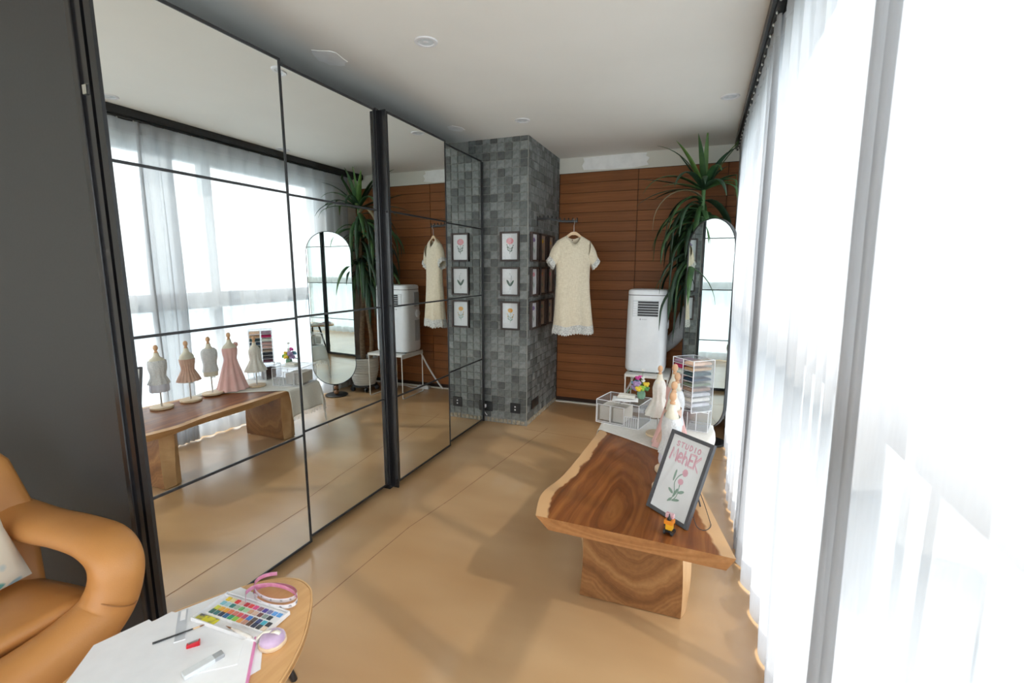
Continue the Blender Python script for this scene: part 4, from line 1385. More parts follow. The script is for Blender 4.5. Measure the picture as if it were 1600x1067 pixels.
b = MB(); b.sheet([[cloth_pt(i / 44, j / 56) for j in range(57)] for i in range(45)])
b.build('cloth', 'linen', cl, smooth=True, autosmooth=False, solid=0.002)
b = MB()
for j in range(150):
    v = j / 149
    p = Vector(cloth_pt(1.0, v)); q = Vector(cloth_pt(0.985, v))
    L_ = 0.055 + random.uniform(-.01, .012)
    b.tube([p, p + Vector((random.uniform(-.006, .006), 0.006, -L_ * 0.5)), p + Vector((random.uniform(-.012, .012), 0.008, -L_))], 0.0016, 4, cap=False)
for i in range(70):
    u = i / 69
    p = Vector(cloth_pt(u, 0.0))
    L_ = 0.04 + random.uniform(-.01, .012)
    b.tube([p, p + Vector((-0.004, random.uniform(-.005, .005), -L_ * 0.5)), p + Vector((-0.005, random.uniform(-.01, .01), -L_))], 0.0015, 4, cap=False)
b.build('fringe', 'linen', cl, kind='stuff')


# ------------------------------------------------------------------ miniature dress forms
def ring(w, d, z, n=28, cx=0.0, cy=0.0, pleat=0.0, np_=0):
    return [(cx + (w + pleat * math.cos(np_ * a)) * math.cos(a), cy + (d + pleat * math.cos(np_ * a)) * math.sin(a), z) for a in [2 * PI * k / n for k in range(n)]]


def loft(rings, cap_top=True, cap_bot=True):
    b = MB(); b.sheet(rings, wrap=True); n = len(rings[0])
    if cap_bot: b.add(rings[0], [tuple(range(n - 1, -1, -1))])
    if cap_top: b.add(rings[-1], [tuple(range(n))])
    return b


TORSO = [(0.155, 0.052, 0.036), (0.19, 0.055, 0.038), (0.22, 0.048, 0.034), (0.25, 0.041, 0.030), (0.28, 0.046, 0.034), (0.31, 0.054, 0.038), (0.34, 0.058, 0.036), (0.365, 0.056, 0.031), (0.380, 0.044, 0.026), (0.392, 0.026, 0.021), (0.405, 0.018, 0.018), (0.425, 0.016, 0.016)]


def dress_form(label, x, y, z, rz, scale=1.0, base=True):
    t = thing('dress_form', label, 'mannequin', (x, y, z), rz, 'miniature dress forms on the wooden table')
    t.scale = (scale,) * 3
    b = MB(); b.lathe([(0.001, 0.0), (0.073, 0.0), (0.076, 0.003), (0.076, 0.014), (0.073, 0.017), (0.001, 0.017)], 32); b.build('base', 'basewood', t, smooth=True)
    b = MB(); b.tube([(0, 0, 0.016), (0, 0, 0.17)], 0.0055, 10); b.build('pole', 'steel', t, smooth=True)
    b = MB(); b.tube([(0.006, 0, 0.142), (0.024, 0, 0.142)], 0.003, 8); b.ball((0.026, 0, 0.142), 0.006, 0, 8); b.build('clamp_knob', 'steel', t, smooth=True)
    b = loft([ring(w, d, zz) for zz, w, d in TORSO]); b.build('torso', 'formcloth', t, smooth=True)
    b = MB(); b.lathe([(0.010, 0.424), (0.013, 0.432), (0.008, 0.440), (0.013, 0.448), (0.0165, 0.458), (0.0150, 0.472), (0.009, 0.481), (0.001, 0.484)], 16); b.build('finial', 'finial', t, smooth=True)
    return t


def part_rings(t, name, mat, spec, n=40, pleat=0.0, np_=0, label=None):
    rs = []
    for k, (zz, w, d) in enumerate(spec):
        pp = pleat * (1 - k / max(1, len(spec) - 1))
        rs.append(ring(w, d, zz, n, pleat=pp, np_=np_))
    b = loft(rs, False, False)
    o = b.build(name, mat, t, smooth=True, autosmooth=False)
    if label: o['label'] = label
    return o


# 1: white lace top over pale blue skirt
t = dress_form('mini dress form in a white lace top and pale blue skirt, nearest the sign', 1.812, 2.265, TZ + 0.001, PI / 2 + 0.2)
part_rings(t, 'mini_skirt', 'dresspalelilac', [(0.130, 0.062, 0.046), (0.15, 0.066, 0.050), (0.20, 0.062, 0.046), (0.235, 0.050, 0.038)], pleat=0.003, np_=9, label='pale blue skirt')
part_rings(t, 'mini_top', 'dresswhite', [(0.190, 0.071, 0.054), (0.205, 0.067, 0.050), (0.24, 0.050, 0.040), (0.27, 0.051, 0.040), (0.31, 0.062, 0.045), (0.345, 0.064, 0.042), (0.368, 0.060, 0.036)], pleat=0.005, np_=11, label='white lace peplum top')
# 2: dusty rose strapless pleated dress
t = dress_form('mini dress form in a strapless dusty rose pleated dress', 1.806, 2.485, TZ + 0.001, PI / 2 - 0.1)
part_rings(t, 'mini_dress', 'dressrose', [(0.165, 0.088, 0.070), (0.20, 0.074, 0.058), (0.235, 0.056, 0.043), (0.255, 0.046, 0.035), (0.28, 0.049, 0.038), (0.31, 0.058, 0.042), (0.342, 0.063, 0.041)], n=72, pleat=0.006, np_=18, label='dusty rose pleated dress')
# 3: white sleeveless blouse
t = dress_form('mini dress form in a plain white sleeveless blouse with bare lower body', 1.812, 2.675, TZ + 0.008, PI / 2 + 0.3)
part_rings(t, 'mini_blouse', 'dresswhite', [(0.195, 0.060, 0.043), (0.22, 0.055, 0.040), (0.25, 0.050, 0.036), (0.28, 0.053, 0.040), (0.31, 0.060, 0.043), (0.345, 0.062, 0.040), (0.37, 0.058, 0.034), (0.388, 0.040, 0.026)], pleat=0.002, np_=7, label='white sleeveless blouse')
# 4: long pink gown
t = dress_form('mini dress form in a long pink gown with a flower on the shoulder', 1.790, 2.845, TZ + 0.008, PI / 2 + 0.1, 1.03)
part_rings(t, 'mini_gown', 'dresspink', [(0.004, 0.118, 0.105), (0.05, 0.104, 0.090), (0.12, 0.085, 0.070), (0.18, 0.069, 0.054), (0.24, 0.051, 0.039), (0.265, 0.047, 0.036), (0.30, 0.056, 0.042), (0.34, 0.062, 0.042), (0.356, 0.060, 0.038)], n=56, pleat=0.010, np_=10, label='long pink gown')
b = MB()
for k in range(7):
    a = 2 * PI * k / 7
    b.ball((0.050 + 0.016 * math.cos(a), 0.0 + 0.008 * math.sin(a), 0.372 + 0.016 * math.sin(a)), 0.012, 0, 8, sc=(1, 0.7, 1))
b.ball((0.050, -0.006, 0.372), 0.010, 0, 8)
b.build('shoulder_flower', 'dresspink', t, smooth=True)
# 5: cream A-line dress
t = dress_form('mini dress form in a cream flared dress beside the clear drawer box', 1.697, 3.010, TZ + 0.008, PI / 2 - 0.2, 0.93)
part_rings(t, 'mini_dress', 'dressivory', [(0.150, 0.104, 0.086), (0.19, 0.086, 0.068), (0.235, 0.060, 0.047), (0.26, 0.048, 0.038), (0.29, 0.053, 0.041), (0.33, 0.062, 0.043), (0.36, 0.060, 0.037), (0.388, 0.036, 0.026)], n=56, pleat=0.007, np_=8, label='cream flared dress')


# ------------------------------------------------------------------ clear acrylic organisers
def acryl_panels(b, e_, boxes):
    pass


def clear_box(t, w, d, h, name='box', bar=0.0035, th=0.003, top=True, z0=0.0):
    """open-cornered clear box with the edge gleam painted on as pale bars, centred in x/y, from z0 up"""
    a = MB()
    a.bb((-w / 2, -d / 2, z0), (w / 2, -d / 2 + th, z0 + h)); a.bb((-w / 2, d / 2 - th, z0), (w / 2, d / 2, z0 + h))
    a.bb((-w / 2, -d / 2 + th, z0), (-w / 2 + th, d / 2 - th, z0 + h)); a.bb((w / 2 - th, -d / 2 + th, z0), (w / 2, d / 2 - th, z0 + h))
    a.bb((-w / 2 + th, -d / 2 + th, z0), (w / 2 - th, d / 2 - th, z0 + th))
    if top: a.bb((-w / 2 + th, -d / 2 + th, z0 + h - th), (w / 2 - th, d / 2 - th, z0 + h))
    o = a.build(name, 'acrylic', t)
    e_ = MB()
    for sx in (-1, 1):
        for sy in (-1, 1):
            e_.box((sx * (w / 2), sy * (d / 2), z0 + h / 2), (bar, bar, h))
        for zz in (z0, z0 + h):
            e_.box((sx * (w / 2), 0, zz), (bar, d, bar)); e_.box((0, sx * (d / 2), zz), (w, bar, bar))
    e_.build('painted_edge_gleam', 'acryledge', o)
    return o


BXR = math.atan2(-0.07, 0.287)
db = thing('drawer_box', 'low clear acrylic drawer box on the left of the linen cloth', 'organiser', (1.455, 3.215, TZ + 0.008), BXR)
clear_box(db, 0.30, 0.235, 0.160, 'shell')
for k, x in enumerate((-0.099, 0.0, 0.099)):
    if k < 2:
        d_ = MB(); d_.bb((x - 0.045, -0.112, 0.006), (x + 0.045, -0.109, 0.125)); dd_ = d_.build('drawer', 'acrylic', db)
        q = MB()
        for sx in (-0.046, 0.046): q.box((x + sx, -0.113, 0.068), (0.003, 0.004, 0.120))
        q.box((x, -0.113, 0.126), (0.095, 0.004, 0.003)); q.box((x, -0.113, 0.008), (0.095, 0.004, 0.003))
        q.build('drawer_edge', 'acryledge', dd_)
    else:
        d_ = MB(); d_.bb((x - 0.045, -0.112, 0.006), (x + 0.045, -0.109, 0.070)); dd_ = d_.build('drawer', 'acrylic', db)
        q = MB()
        for m_ in range(7): q.box((x - 0.045 + m_ * 0.015, -0.113, 0.038), (0.0025, 0.004, 0.064))
        q.box((x, -0.113, 0.071), (0.095, 0.004, 0.003)); q.build('drawer_edge', 'acryledge', dd_)
cards = [(-0.099, 'stack of cream cards in the left drawer of the clear low box'), (0.0, 'stack of cream cards in the middle drawer of the clear low box')]
Rb = Matrix.Rotation(BXR, 3, 'Z')
for x, lab in cards:
    p = Rb @ Vector((x, -0.01, 0.0)) + Vector((1.455, 3.215, TZ + 0.008))
    b = MB(); b.box((0, 0, 0.058), (0.076, 0.17, 0.096)); o = b.build('card_stack', 'cream', None, bevel=0.004, loc=(p.x, p.y, p.z + 0.004)); o.rotation_euler.z = BXR
    tag(o, lab, 'cards', 'cream card stacks')
p = Rb @ Vector((0.02, -0.03, 0.0)) + Vector((1.455, 3.215, TZ + 0.1705))
b = MB(); b.sheet([[(lerp(-0.085, 0.085, i / 8), lerp(-0.06, 0.06, j / 8), 0.003 + 0.002 * math.sin(i * 1.1 + j)) for j in range(9)] for i in range(9)])
o = b.build('tissue_sheet', 'paper', None, smooth=True, solid=0.0015, loc=p); o.rotation_euler.z = BXR + 0.35
tag(o, 'crumpled white tissue sheet on the clear low box under the folded cloth', 'paper')
p = Rb @ Vector((0.015, 0.0, 0.0)) + Vector((1.455, 3.215, TZ + 0.1785))
t = thing('folded_cloth', 'small folded cream cloth lying on top of the clear low box', 'cloth', p, BXR + 0.25)
for k in range(2):
    b = MB(); b.box((0.004 * k, 0, 0.006 + k * 0.010), (0.115 - 0.006 * k, 0.075, 0.010)); b.build('fold', 'dressivory', t, bevel=0.004, seg=3)

# flowers on the box
fp = Rb @ Vector((0.095, 0.065, 0.0)) + Vector((1.455, 3.215, TZ + 0.1705))
fb = thing('flower_bouquet', 'small bouquet of mixed crochet flowers in a green vase on the clear low box', 'flowers', fp)
b = MB(); b.lathe([(0.001, 0), (0.022, 0.0), (0.028, 0.02), (0.027, 0.04), (0.020, 0.052), (0.023, 0.058)], 18); b.build('vase', 'sage', fb, smooth=True)


def bloom(c, r, mat, n=6):
    b = MB()
    for k in range(n):
        a = 2 * PI * k / n
        b.ball((c[0] + r * 0.62 * math.cos(a), c[1] + r * 0.62 * math.sin(a) * 0.8, c[2] + r * 0.35 * math.sin(a * 2 + 1)), r * 0.55, 0, 8)
    b.ball((c[0], c[1], c[2] + r * 0.3), r * 0.5, 0, 8)
    return b.build('flower_head', mat, fb, smooth=True)


FLS = [((-0.030, -0.01, 0.100), 0.026, 'flower_lilac'), ((-0.042, 0.0, 0.070), 0.024, 'flower_lilac'), ((-0.030, 0.01, 0.138), 0.016, 'flower_magenta'), ((-0.012, 0.02, 0.145), 0.013, 'flower_magenta'),
       ((0.006, 0.01, 0.140), 0.012, 'flower_white'), ((0.008, 0.01, 0.120), 0.012, 'flower_white'), ((0.004, 0.01, 0.195), 0.011, 'flower_white'), ((0.030, 0.0, 0.100), 0.020, 'flower_yellow'),
       ((0.006, -0.025, 0.078), 0.022, 'flower_lime'), ((-0.058, 0.02, 0.10), 0.014, 'flower_blue'), ((-0.035, 0.03, 0.105), 0.018, 'flower_blue'), ((0.035, -0.02, 0.075), 0.018, 'flower_green'), ((-0.015, -0.045, 0.075), 0.020, 'flower_yellow')]
for c, r, mt in FLS:
    b = MB(); b.tube(spline([(0, 0, 0.05), (c[0] * 0.5, c[1] * 0.5, c[2] * 0.6 + 0.02), c], 4), 0.0014, 5); b.build('stem', 'flower_green', fb)
    bloom(c, r, mt)
b = MB(); b.tube(spline([(-0.01, 0.0, 0.05), (-0.04, 0.02, 0.06), (-0.085, 0.03, 0.045), (-0.10, 0.035, 0.012)], 5), 0.004, 6); b.build('wrapped_stem', 'sage', fb, smooth=True)

# base box under the tower, then the tower with its shelves
bb0 = thing('drawer_box', 'clear acrylic drawer box under the fabric tower', 'organiser', (1.905, 3.285, TZ + 0.008), -0.12)
clear_box(bb0, 0.20, 0.20, 0.130, 'shell')
d_ = MB(); d_.bb((-0.096, -0.1045, 0.006), (0.03, -0.1015, 0.124)); dd_ = d_.build('drawer', 'acrylic', bb0)
q = MB()
for x in (-0.095, -0.06, -0.025, 0.03): q.box((x, -0.106, 0.065), (0.004, 0.004, 0.118))
q.build('drawer_edge', 'acryledge', dd_)
for k, (x, mt, lab) in enumerate(((-0.078, 'flower_plum', 'dark plum fabric roll inside the box under the tower, left'), (-0.042, 'flower_plum', 'dark plum fabric roll inside the box under the tower, second from left'))):
    if mt not in MT: MT[mt] = pmat('dark_plum_cloth', (0.07, 0.03, 0.04), None, 50, 0.9)
    pp = Matrix.Rotation(-0.12, 3, 'Z') @ Vector((x, -0.02, 0)) + Vector((1.905, 3.285, TZ + 0.0115))
    b = MB(); b.box((0, 0, 0.052), (0.027, 0.13, 0.100)); o = b.build('fabric_roll', mt, None, bevel=0.006, seg=3, loc=pp); o.rotation_euler.z = -0.12
    tag(o, lab, 'fabric', 'dark fabric rolls in the base box')
TR = math.atan2(-0.150, 0.135)        # open face looks towards the wardrobe and viewer
TC = Vector((1.885, 3.250, TZ + 0.1405))
tw = thing('fabric_tower', 'tall clear acrylic tower of shelves holding folded fabrics', 'organiser', TC, TR)
TW, TD, TH = 0.195, 0.165, 0.335
a = MB()
a.bb((-TW / 2, TD / 2 - 0.003, 0), (TW / 2, TD / 2, TH)); a.bb((-TW / 2, -TD / 2, 0), (-TW / 2 + 0.003, TD / 2 - 0.003, TH)); a.bb((TW / 2 - 0.003, -TD / 2, 0), (TW / 2, TD / 2 - 0.003, TH))
a.bb((-0.0015, -TD / 2, 0.003), (0.0015, TD / 2 - 0.003, TH - 0.003)); a.bb((-TW / 2 + 0.003, -TD / 2, 0), (TW / 2 - 0.003, TD / 2 - 0.003, 0.003))
a.build('case', 'acrylic', tw)
a = MB(); a.bb((-TW / 2, -TD / 2, TH), (TW / 2, TD / 2, TH + 0.003)); a.build('lid', 'acrylic', tw)
e_ = MB()
for sx in (-1, 0, 1):
    e_.box((sx * TW / 2, -TD / 2, TH / 2), (0.005, 0.004, TH))
    if sx: e_.box((sx * TW / 2, TD / 2, TH / 2), (0.0035, 0.0035, TH))
for sx in (-1, 1):
    e_.box((sx * TW / 2, 0, TH), (0.0035, TD, 0.0035)); e_.box((sx * TW / 2, 0, 0), (0.0035, TD, 0.0035)); e_.box((0, sx * TD / 2, TH), (TW, 0.0035, 0.0035))
e_.build('painted_edge_gleam', 'acryledge', tw)
NS = 10
for k in range(1, NS):
    z = k * TH / NS
    a = MB()
    a.bb((-TW / 2 + 0.003, -TD / 2 + 0.001, z - 0.001), (-0.0015, TD / 2 - 0.003, z + 0.001)); a.bb((0.0015, -TD / 2 + 0.001, z - 0.001), (TW / 2 - 0.003, TD / 2 - 0.003, z + 0.001))
    a.build('shelf', 'acrylic', tw)
    e_ = MB(); e_.box((0, -TD / 2, z), (TW, 0.003, 0.003)); e_.build('shelf_edge', 'acryledge', tw)
SW = {1: [('mauve', (0.30, 0.20, 0.26)), ('rose', (0.42, 0.02, 0.10)), ('pale mint', (0.60, 0.66, 0.60)), ('dusty pink', (0.60, 0.38, 0.36)), ('blush', (0.66, 0.44, 0.40)), ('taupe', (0.45, 0.36, 0.28)), ('black navy', (0.03, 0.035, 0.05)), ('dark slate', (0.06, 0.065, 0.09)), ('plum', (0.16, 0.06, 0.10))],
      0: [('peach', (0.72, 0.50, 0.36)), ('camel', (0.55, 0.36, 0.20)), ('dark teal', (0.05, 0.10, 0.11)), ('navy blue', (0.03, 0.06, 0.10)), ('olive green', (0.18, 0.22, 0.14)), ('coffee', (0.34, 0.22, 0.16)), ('silver grey', (0.56, 0.56, 0.56)), ('ivory', (0.72, 0.70, 0.64)), ('pale grey', (0.66, 0.66, 0.68))]}
ords = ['top', 'second', 'third', 'fourth', 'fifth', 'sixth', 'seventh', 'eighth', 'ninth']
Rt = Matrix.Rotation(TR, 3, 'Z')
for side in (0, 1):
    for k, (nm, c) in enumerate(SW[side]):
        z = (NS - 1 - k) * TH / NS + 0.0012
        if k == 0: z = (NS - 1) * TH / NS + 0.0012
        lx = (-1 if side == 1 else 1) * (TW / 4)
        pp = Rt @ Vector((lx, -0.005, 0)) + TC
        mt = pmat('cloth_' + nm.replace(' ', '_'), c, tuple(min(1, q * 1.25) for q in c), 40, 0.9, bump=0.3, bscale=160)
        b = MB(); g = []
        hgt = 0.019 + random.uniform(-0.003, 0.004)
        wv = [random.uniform(-.002, .002) for _ in range(9)]
        for i in range(9):
            x = lerp(-0.042, 0.042, i / 8)
            g.append([(x, y, zz + (wv[i] if zz > 0.005 else 0)) for y, zz in ((-0.072, 0.001), (-0.076, hgt * 0.5), (-0.068, hgt), (0.0, hgt + wv[i]), (0.066, hgt * 0.9), (0.072, hgt * 0.4), (0.070, 0.001))])
        b.sheet(g)
        b.add([g[0][q] for q in range(7)], [tuple(range(6, -1, -1))]); b.add([g[8][q] for q in range(7)], [tuple(range(7))])
        b.add([g[0][0], g[8][0], g[8][6], g[0][6]], [(0, 1, 2, 3)])
        o = b.build('fabric_swatch', mt, None, smooth=True, loc=(pp.x, pp.y, pp.z + z)); o.rotation_euler.z = TR
        tag(o, '%s folded fabric on the %s shelf of the clear tower, %s column' % (nm, ords[k], 'plum and crimson' if side == 1 else 'peach and teal'), 'fabric', 'folded fabrics in the clear tower')

# ------------------------------------------------------------------ studio sign in a leaning frame
e_v = Vector((1.908 - 1.736, 1.918 - 2.070, 0)).normalized()
sg = thing('sign_frame', 'charcoal framed studio sign leaning back on the wooden table', 'sign', (1.822, 1.994, TZ + 0.001), math.atan2(e_v.y, e_v.x))
lean = Matrix.Rotation(-math.radians(22), 4, 'X')
SWd, SHt = 0.230, 0.362
b = MB(); w, h, fb_ = SWd / 2, SHt, 0.016
b.bb((-w, -0.009, 0), (-w + fb_, 0.009, h), mat=lean); b.bb((w - fb_, -0.009, 0), (w, 0.009, h), mat=lean); b.bb((-w + fb_, -0.009, 0), (w - fb_, 0.009, fb_), mat=lean); b.bb((-w + fb_, -0.009, h - fb_), (w - fb_, 0.009, h), mat=lean)
b.build('frame', 'signframe', sg, bevel=0.0015)
b = MB(); b.bb((-w + 0.01, -0.002, 0.01), (w - 0.01, 0.003, h - 0.01), mat=lean); prn = b.build('print', 'matpaper', sg)
b = MB(); b.bb((-w + 0.005, 0.004, 0.005), (w - 0.005, 0.008, h - 0.005), mat=lean); b.build('back_board', 'signframe', sg)
pr = lean @ Matrix.Translation((0, -0.0026, 0)) @ Matrix.Rotation(PI / 2, 4, 'X')
LET = {'S': [[(0.9, 0.85), (0.5, 1.0), (0.12, 0.8), (0.5, 0.52), (0.88, 0.25), (0.5, 0.0), (0.1, 0.14)]], 'T': [[(0, 1), (1, 1)], [(0.5, 1), (0.5, 0)]],
       'U': [[(0.08, 1), (0.08, 0.3), (0.3, 0.02), (0.7, 0.02), (0.92, 0.3), (0.92, 1)]], 'D': [[(0.1, 0), (0.1, 1), (0.55, 0.95), (0.92, 0.5), (0.55, 0.04), (0.1, 0)]],
       'I': [[(0.5, 0), (0.5, 1)]], 'O': [[(0.5, 1), (0.12, 0.75), (0.12, 0.25), (0.5, 0), (0.88, 0.25), (0.88, 0.75), (0.5, 1)]],
       'M': [[(0.0, 0), (0.14, 1), (0.5, 0.25), (0.86, 1), (1.0, 0)]], 'e': [[(0.12, 0.36), (0.88, 0.44), (0.75, 0.68), (0.4, 0.72), (0.12, 0.4), (0.3, 0.06), (0.85, 0.12)]],
       'h': [[(0.12, 1.0), (0.12, 0.0)], [(0.12, 0.42), (0.5, 0.6), (0.85, 0.4), (0.85, 0.0)]], 'E': [[(0.95, 1), (0.1, 0.98), (0.1, 0.0), (0.95, 0.02)], [(0.1, 0.5), (0.8, 0.52)]],
       'K': [[(0.1, 1), (0.1, 0)], [(0.95, 1), (0.1, 0.42), (1.0, -0.12)]]}


def write(b, txt, x0, y0, cw_, ch, gap, wd, tilt=0.0, z=0.0):
    x = x0
    for k, chh in enumerate(txt):
        cw = cw_ * {'M': 1.35, 'I': 0.6}.get(chh, 1.0)
        for st_ in LET[chh]:
            pts = [(x + cw * p[0], y0 + tilt * (x - x0) + ch * p[1]) for p in (spline(st_, 4) if chh in 'SUDOeh' else st_)]
            b.stroke(pts, wd, mat=pr, z=z)
        x += cw + gap


b = MB()
write(b, 'STUDIO', -0.068, 0.302, 0.0155, 0.020, 0.0085, 0.0052)
write(b, 'MehEK', -0.083, 0.238, 0.0265, 0.054, 0.0035, 0.0062)
write(b, 'MehEK', -0.079, 0.233, 0.0265, 0.054, 0.0035, 0.0030, z=0.0002)
b.build('lettering', 'pinkprint', prn)
b = MB()
b.stroke(spline([(-0.006, 0.072), (0.0, 0.11), (-0.014, 0.150), (-0.004, 0.182), (0.012, 0.198)], 6), 0.0045, mat=pr)
b.stroke(spline([(0.002, 0.075), (0.016, 0.10), (0.016, 0.13), (0.014, 0.156)], 6), 0.004, mat=pr)
for c, rx, ry, a_ in (((-0.024, 0.180), 0.026, 0.0055, 1.55), ((-0.020, 0.112), 0.017, 0.0065, 2.7), ((0.032, 0.124), 0.017, 0.0065, 0.5), ((0.006, 0.112), 0.022, 0.006, 1.3), ((0.018, 0.084), 0.020, 0.0055, 0.35), ((-0.012, 0.075), 0.014, 0.005, 0.9)):
    b.disc(c, rx, ry, mat=pr, rot=a_, z=0.0002)
b.build('printed_stems', 'greenprint', prn)
b = MB(); b.disc((0.022, 0.206), 0.014, 0.016, mat=pr, z=0.0003, jag=0.06, n=18); b.disc((0.014, 0.164), 0.014, 0.013, mat=pr, z=0.0003, jag=0.06, n=18); b.build('printed_flowers', 'pinkprint', prn)
b = MB(); b.bb((-w + fb_, -0.0075, fb_), (w - fb_, -0.0065, h - fb_), mat=lean); b.build('picture_glass', 'picglass', sg)
b = MB(); b.tube(spline([(0.085, 0.075, 0.17), (0.10, 0.11, 0.08), (0.112, 0.135, 0.004), (0.135, 0.115, 0.003), (0.150, 0.085, 0.003), (0.150, 0.055, 0.004), (0.13, 0.040, 0.012), (0.112, 0.035, 0.05)], 5), 0.0016, 6); b.build('wire_stand', 'black', sg, smooth=True)
b = MB(); b.bb((-0.02, 0.006, 0.25), (0.02, 0.009, 0.26), mat=lean); b.tube([(0, 0.105, 0.255), (0, 0.205, 0.001)], 0.004, 6); b.build('easel_leg', 'signframe', sg)

# orange toy in front of the sign
ty = thing('toy_house', 'tiny orange toy house on black wheels in front of the studio sign', 'toy', (1.843, 1.868, TZ + 0.001), math.atan2(e_v.y, e_v.x) + 0.45)
b = MB(); b.box((0, 0, 0.032), (0.026, 0.024, 0.026)); b.build('body', 'yellow', ty, bevel=0.001)
b = MB(); b.box((0, -0.003, 0.053), (0.034, 0.034, 0.016)); b.build('roof', 'orange', ty, bevel=0.001)
b = MB(); b.box((-0.004, 0.012, 0.070), (0.032, 0.018, 0.018)); b.build('top_deck', 'toypink', ty, bevel=0.001)
b = MB(); b.lathe([(0.008, 0.061), (0.009, 0.067), (0.004, 0.073), (0.002, 0.086), (0.0005, 0.088)], 12, c=(0.0, -0.008, 0)); b.build('chimney', 'black', ty, smooth=True)
for sx in (-1, 1):
    for sy in (-1, 0, 1):
        b = MB(); b.lathe([(0.003, -0.004), (0.0085, -0.004), (0.0085, 0.004), (0.003, 0.004)], 12, mat=Matrix.Translation((sx * 0.015, sy * 0.014, 0.0088)) @ Matrix.Rotation(PI / 2, 4, 'Y')); b.build('wheel', 'black', ty, smooth=True)
b = MB(); b.box((0, 0, 0.014), (0.022, 0.030, 0.010)); b.tube([(-0.014, 0.006, 0.030), (-0.023, 0.006, 0.026)], 0.004, 8); b.build('chassis', 'black', ty)

# ------------------------------------------------------------------ tan leather armchair
AX, AY = -0.16, 0.50
ch = thing('armchair', 'tan leather lounge armchair with looping arms beside the dark wardrobe end', 'armchair', (AX, AY, 0))


def L(p):
    return (p[0] - AX, p[1] - AY, p[2])


def arm_path(sg):
    yc = 0.50
    base = [(-0.56, 0.345, 0.600), (-0.42, 0.355, 0.592), (-0.26, 0.36, 0.592), (-0.10, 0.364, 0.604), (0.055, 0.364, 0.602), (0.140, 0.357, 0.556), (0.148, 0.338, 0.470), (0.138, 0.295, 0.398), (0.145, 0.20, 0.358), (0.155, 0.10, 0.345), (0.160, 0.0, 0.342)]
    return [(x, yc + sg * y, z) for x, y, z in base]


rad = [(0.060, 0.080), (0.055, 0.080), (0.050, 0.080), (0.045, 0.080), (0.045, 0.080), (0.056, 0.076), (0.064, 0.076), (0.076, 0.080), (0.082, 0.088), (0.085, 0.09), (0.085, 0.09)]
for sg_ in (1, -1):
    pts = spline([p + r for p, r in zip(arm_path(sg_), rad)], 7)
    b = MB(); b.tube([L(p[:3]) for p in pts], [(p[3], p[4]) for p in pts], 22, sec=0.9)
    o = b.build('arm_loop', 'leather', ch, smooth=True, autosmooth=False)
    q = MB()
    c0 = pts[44]; c1 = pts[47]
    pa, pb_ = Vector(L(c0[:3])), Vector(L(c1[:3]))
    tt = (pb_ - pa).normalized()
    ref = Vector((0, 1, 0)); u_ = (ref - tt * ref.dot(tt)).normalized(); v_ = tt.cross(u_)
    q.tube([pa + u_ * c0[3] * 1.0 * math.cos(a) + v_ * c0[4] * 1.06 * math.sin(a) for a in [2 * PI * k / 30 for k in range(30)]], 0.0022, 5, closed=True)
    q.build('arm_seam', 'seam', o)
# seat
b = MB()
g = []
for i in range(19):
    t = i / 18
    x = lerp(-0.55, 0.085, t)
    row = []
    for j in range(25):
        s_ = -1 + 2 * j / 24
        crown = 0.03 * (1 - s_ ** 4) * (1 - (2 * t - 1) ** 4)
        row.append((x - AX, 0.50 + s_ * 0.335 - AY, 0.425 + crown * 0.6 - 0.09 * (1 - t) ** 1.3 - 0.05 * max(0, abs(s_) - 0.8) * 2))
    g.append(row)
b.sheet(g); b.build('seat', 'leather', ch, smooth=True, autosmooth=False, solid=0.05)
b = MB(); b.bb(L((-0.56, 0.20, 0.24)), L((0.06, 0.80, 0.385))); b.build('seat_shell', 'leather', ch, bevel=0.06, seg=5)
b = MB(); b.tube([L((0.075, 0.50 + s_ * 0.30, 0.421)) for s_ in [-1 + 2 * k / 12 for k in range(13)]], 0.0025, 6); b.build('seat_seam', 'seam', ch)
# backrest
b = MB(); g = []
for i in range(15):
    t = i / 14
    z = lerp(0.36, 0.92, t)
    row = []
    th = 0.085 * (1 - 0.35 * t ** 3)
    half = interp(t, [0, 0.5, 0.8, 0.95, 1.0], [0.36, 0.40, 0.385, 0.33, 0.27])
    for k in range(36):
        a = 2 * PI * k / 36
        y = half * math.copysign(abs(math.cos(a)) ** 0.55, math.cos(a))
        x = -0.42 - 0.26 * t + th * math.copysign(abs(math.sin(a)) ** 0.8, math.sin(a)) + 0.10 * (abs(y) / 0.4) ** 2.5
        row.append((x - AX, 0.50 + y - AY, z))
    g.append(row)
b = loft(g); b.build('backrest', 'leather', ch, smooth=True)
for sx, sy in ((-1, -1), (-1, 1), (1, -1), (1, 1)):
    b = MB(); b.tube([L((-0.24 + sx * 0.20, 0.50 + sy * 0.20, 0.26)), L((-0.24 + sx * 0.25, 0.50 + sy * 0.25, 0.0))], [(0.018, 0.018), (0.012, 0.012)], 10); b.build('leg', 'black', ch, smooth=True)
cu = thing('floral_cushion', 'cream floral cushion lying in the tan leather armchair', 'cushion', (-0.205, 0.600, 0.432), 0.18)
b = MB(); g = []; g2 = []
for i in range(17):
    u_ = -1 + 2 * i / 16; r1, r2 = [], []
    for j in range(17):
        v_ = -1 + 2 * j / 16
        hh = 0.065 * max(0, (1 - u_ ** 2) * (1 - v_ ** 2)) ** 0.42
        pin = 1 - 0.07 * (1 - abs(u_)) * abs(v_) ** 3 - 0.07 * (1 - abs(v_)) * abs(u_) ** 3
        y, z = u_ * 0.195 * pin, (v_ + 1) * 0.19 * pin
        dx = -0.42 * z
        r1.append((dx + hh, y, z + 0.02)); r2.append((dx - hh, y, z + 0.02))
    g.append(r1); g2.append(list(reversed(r2)))
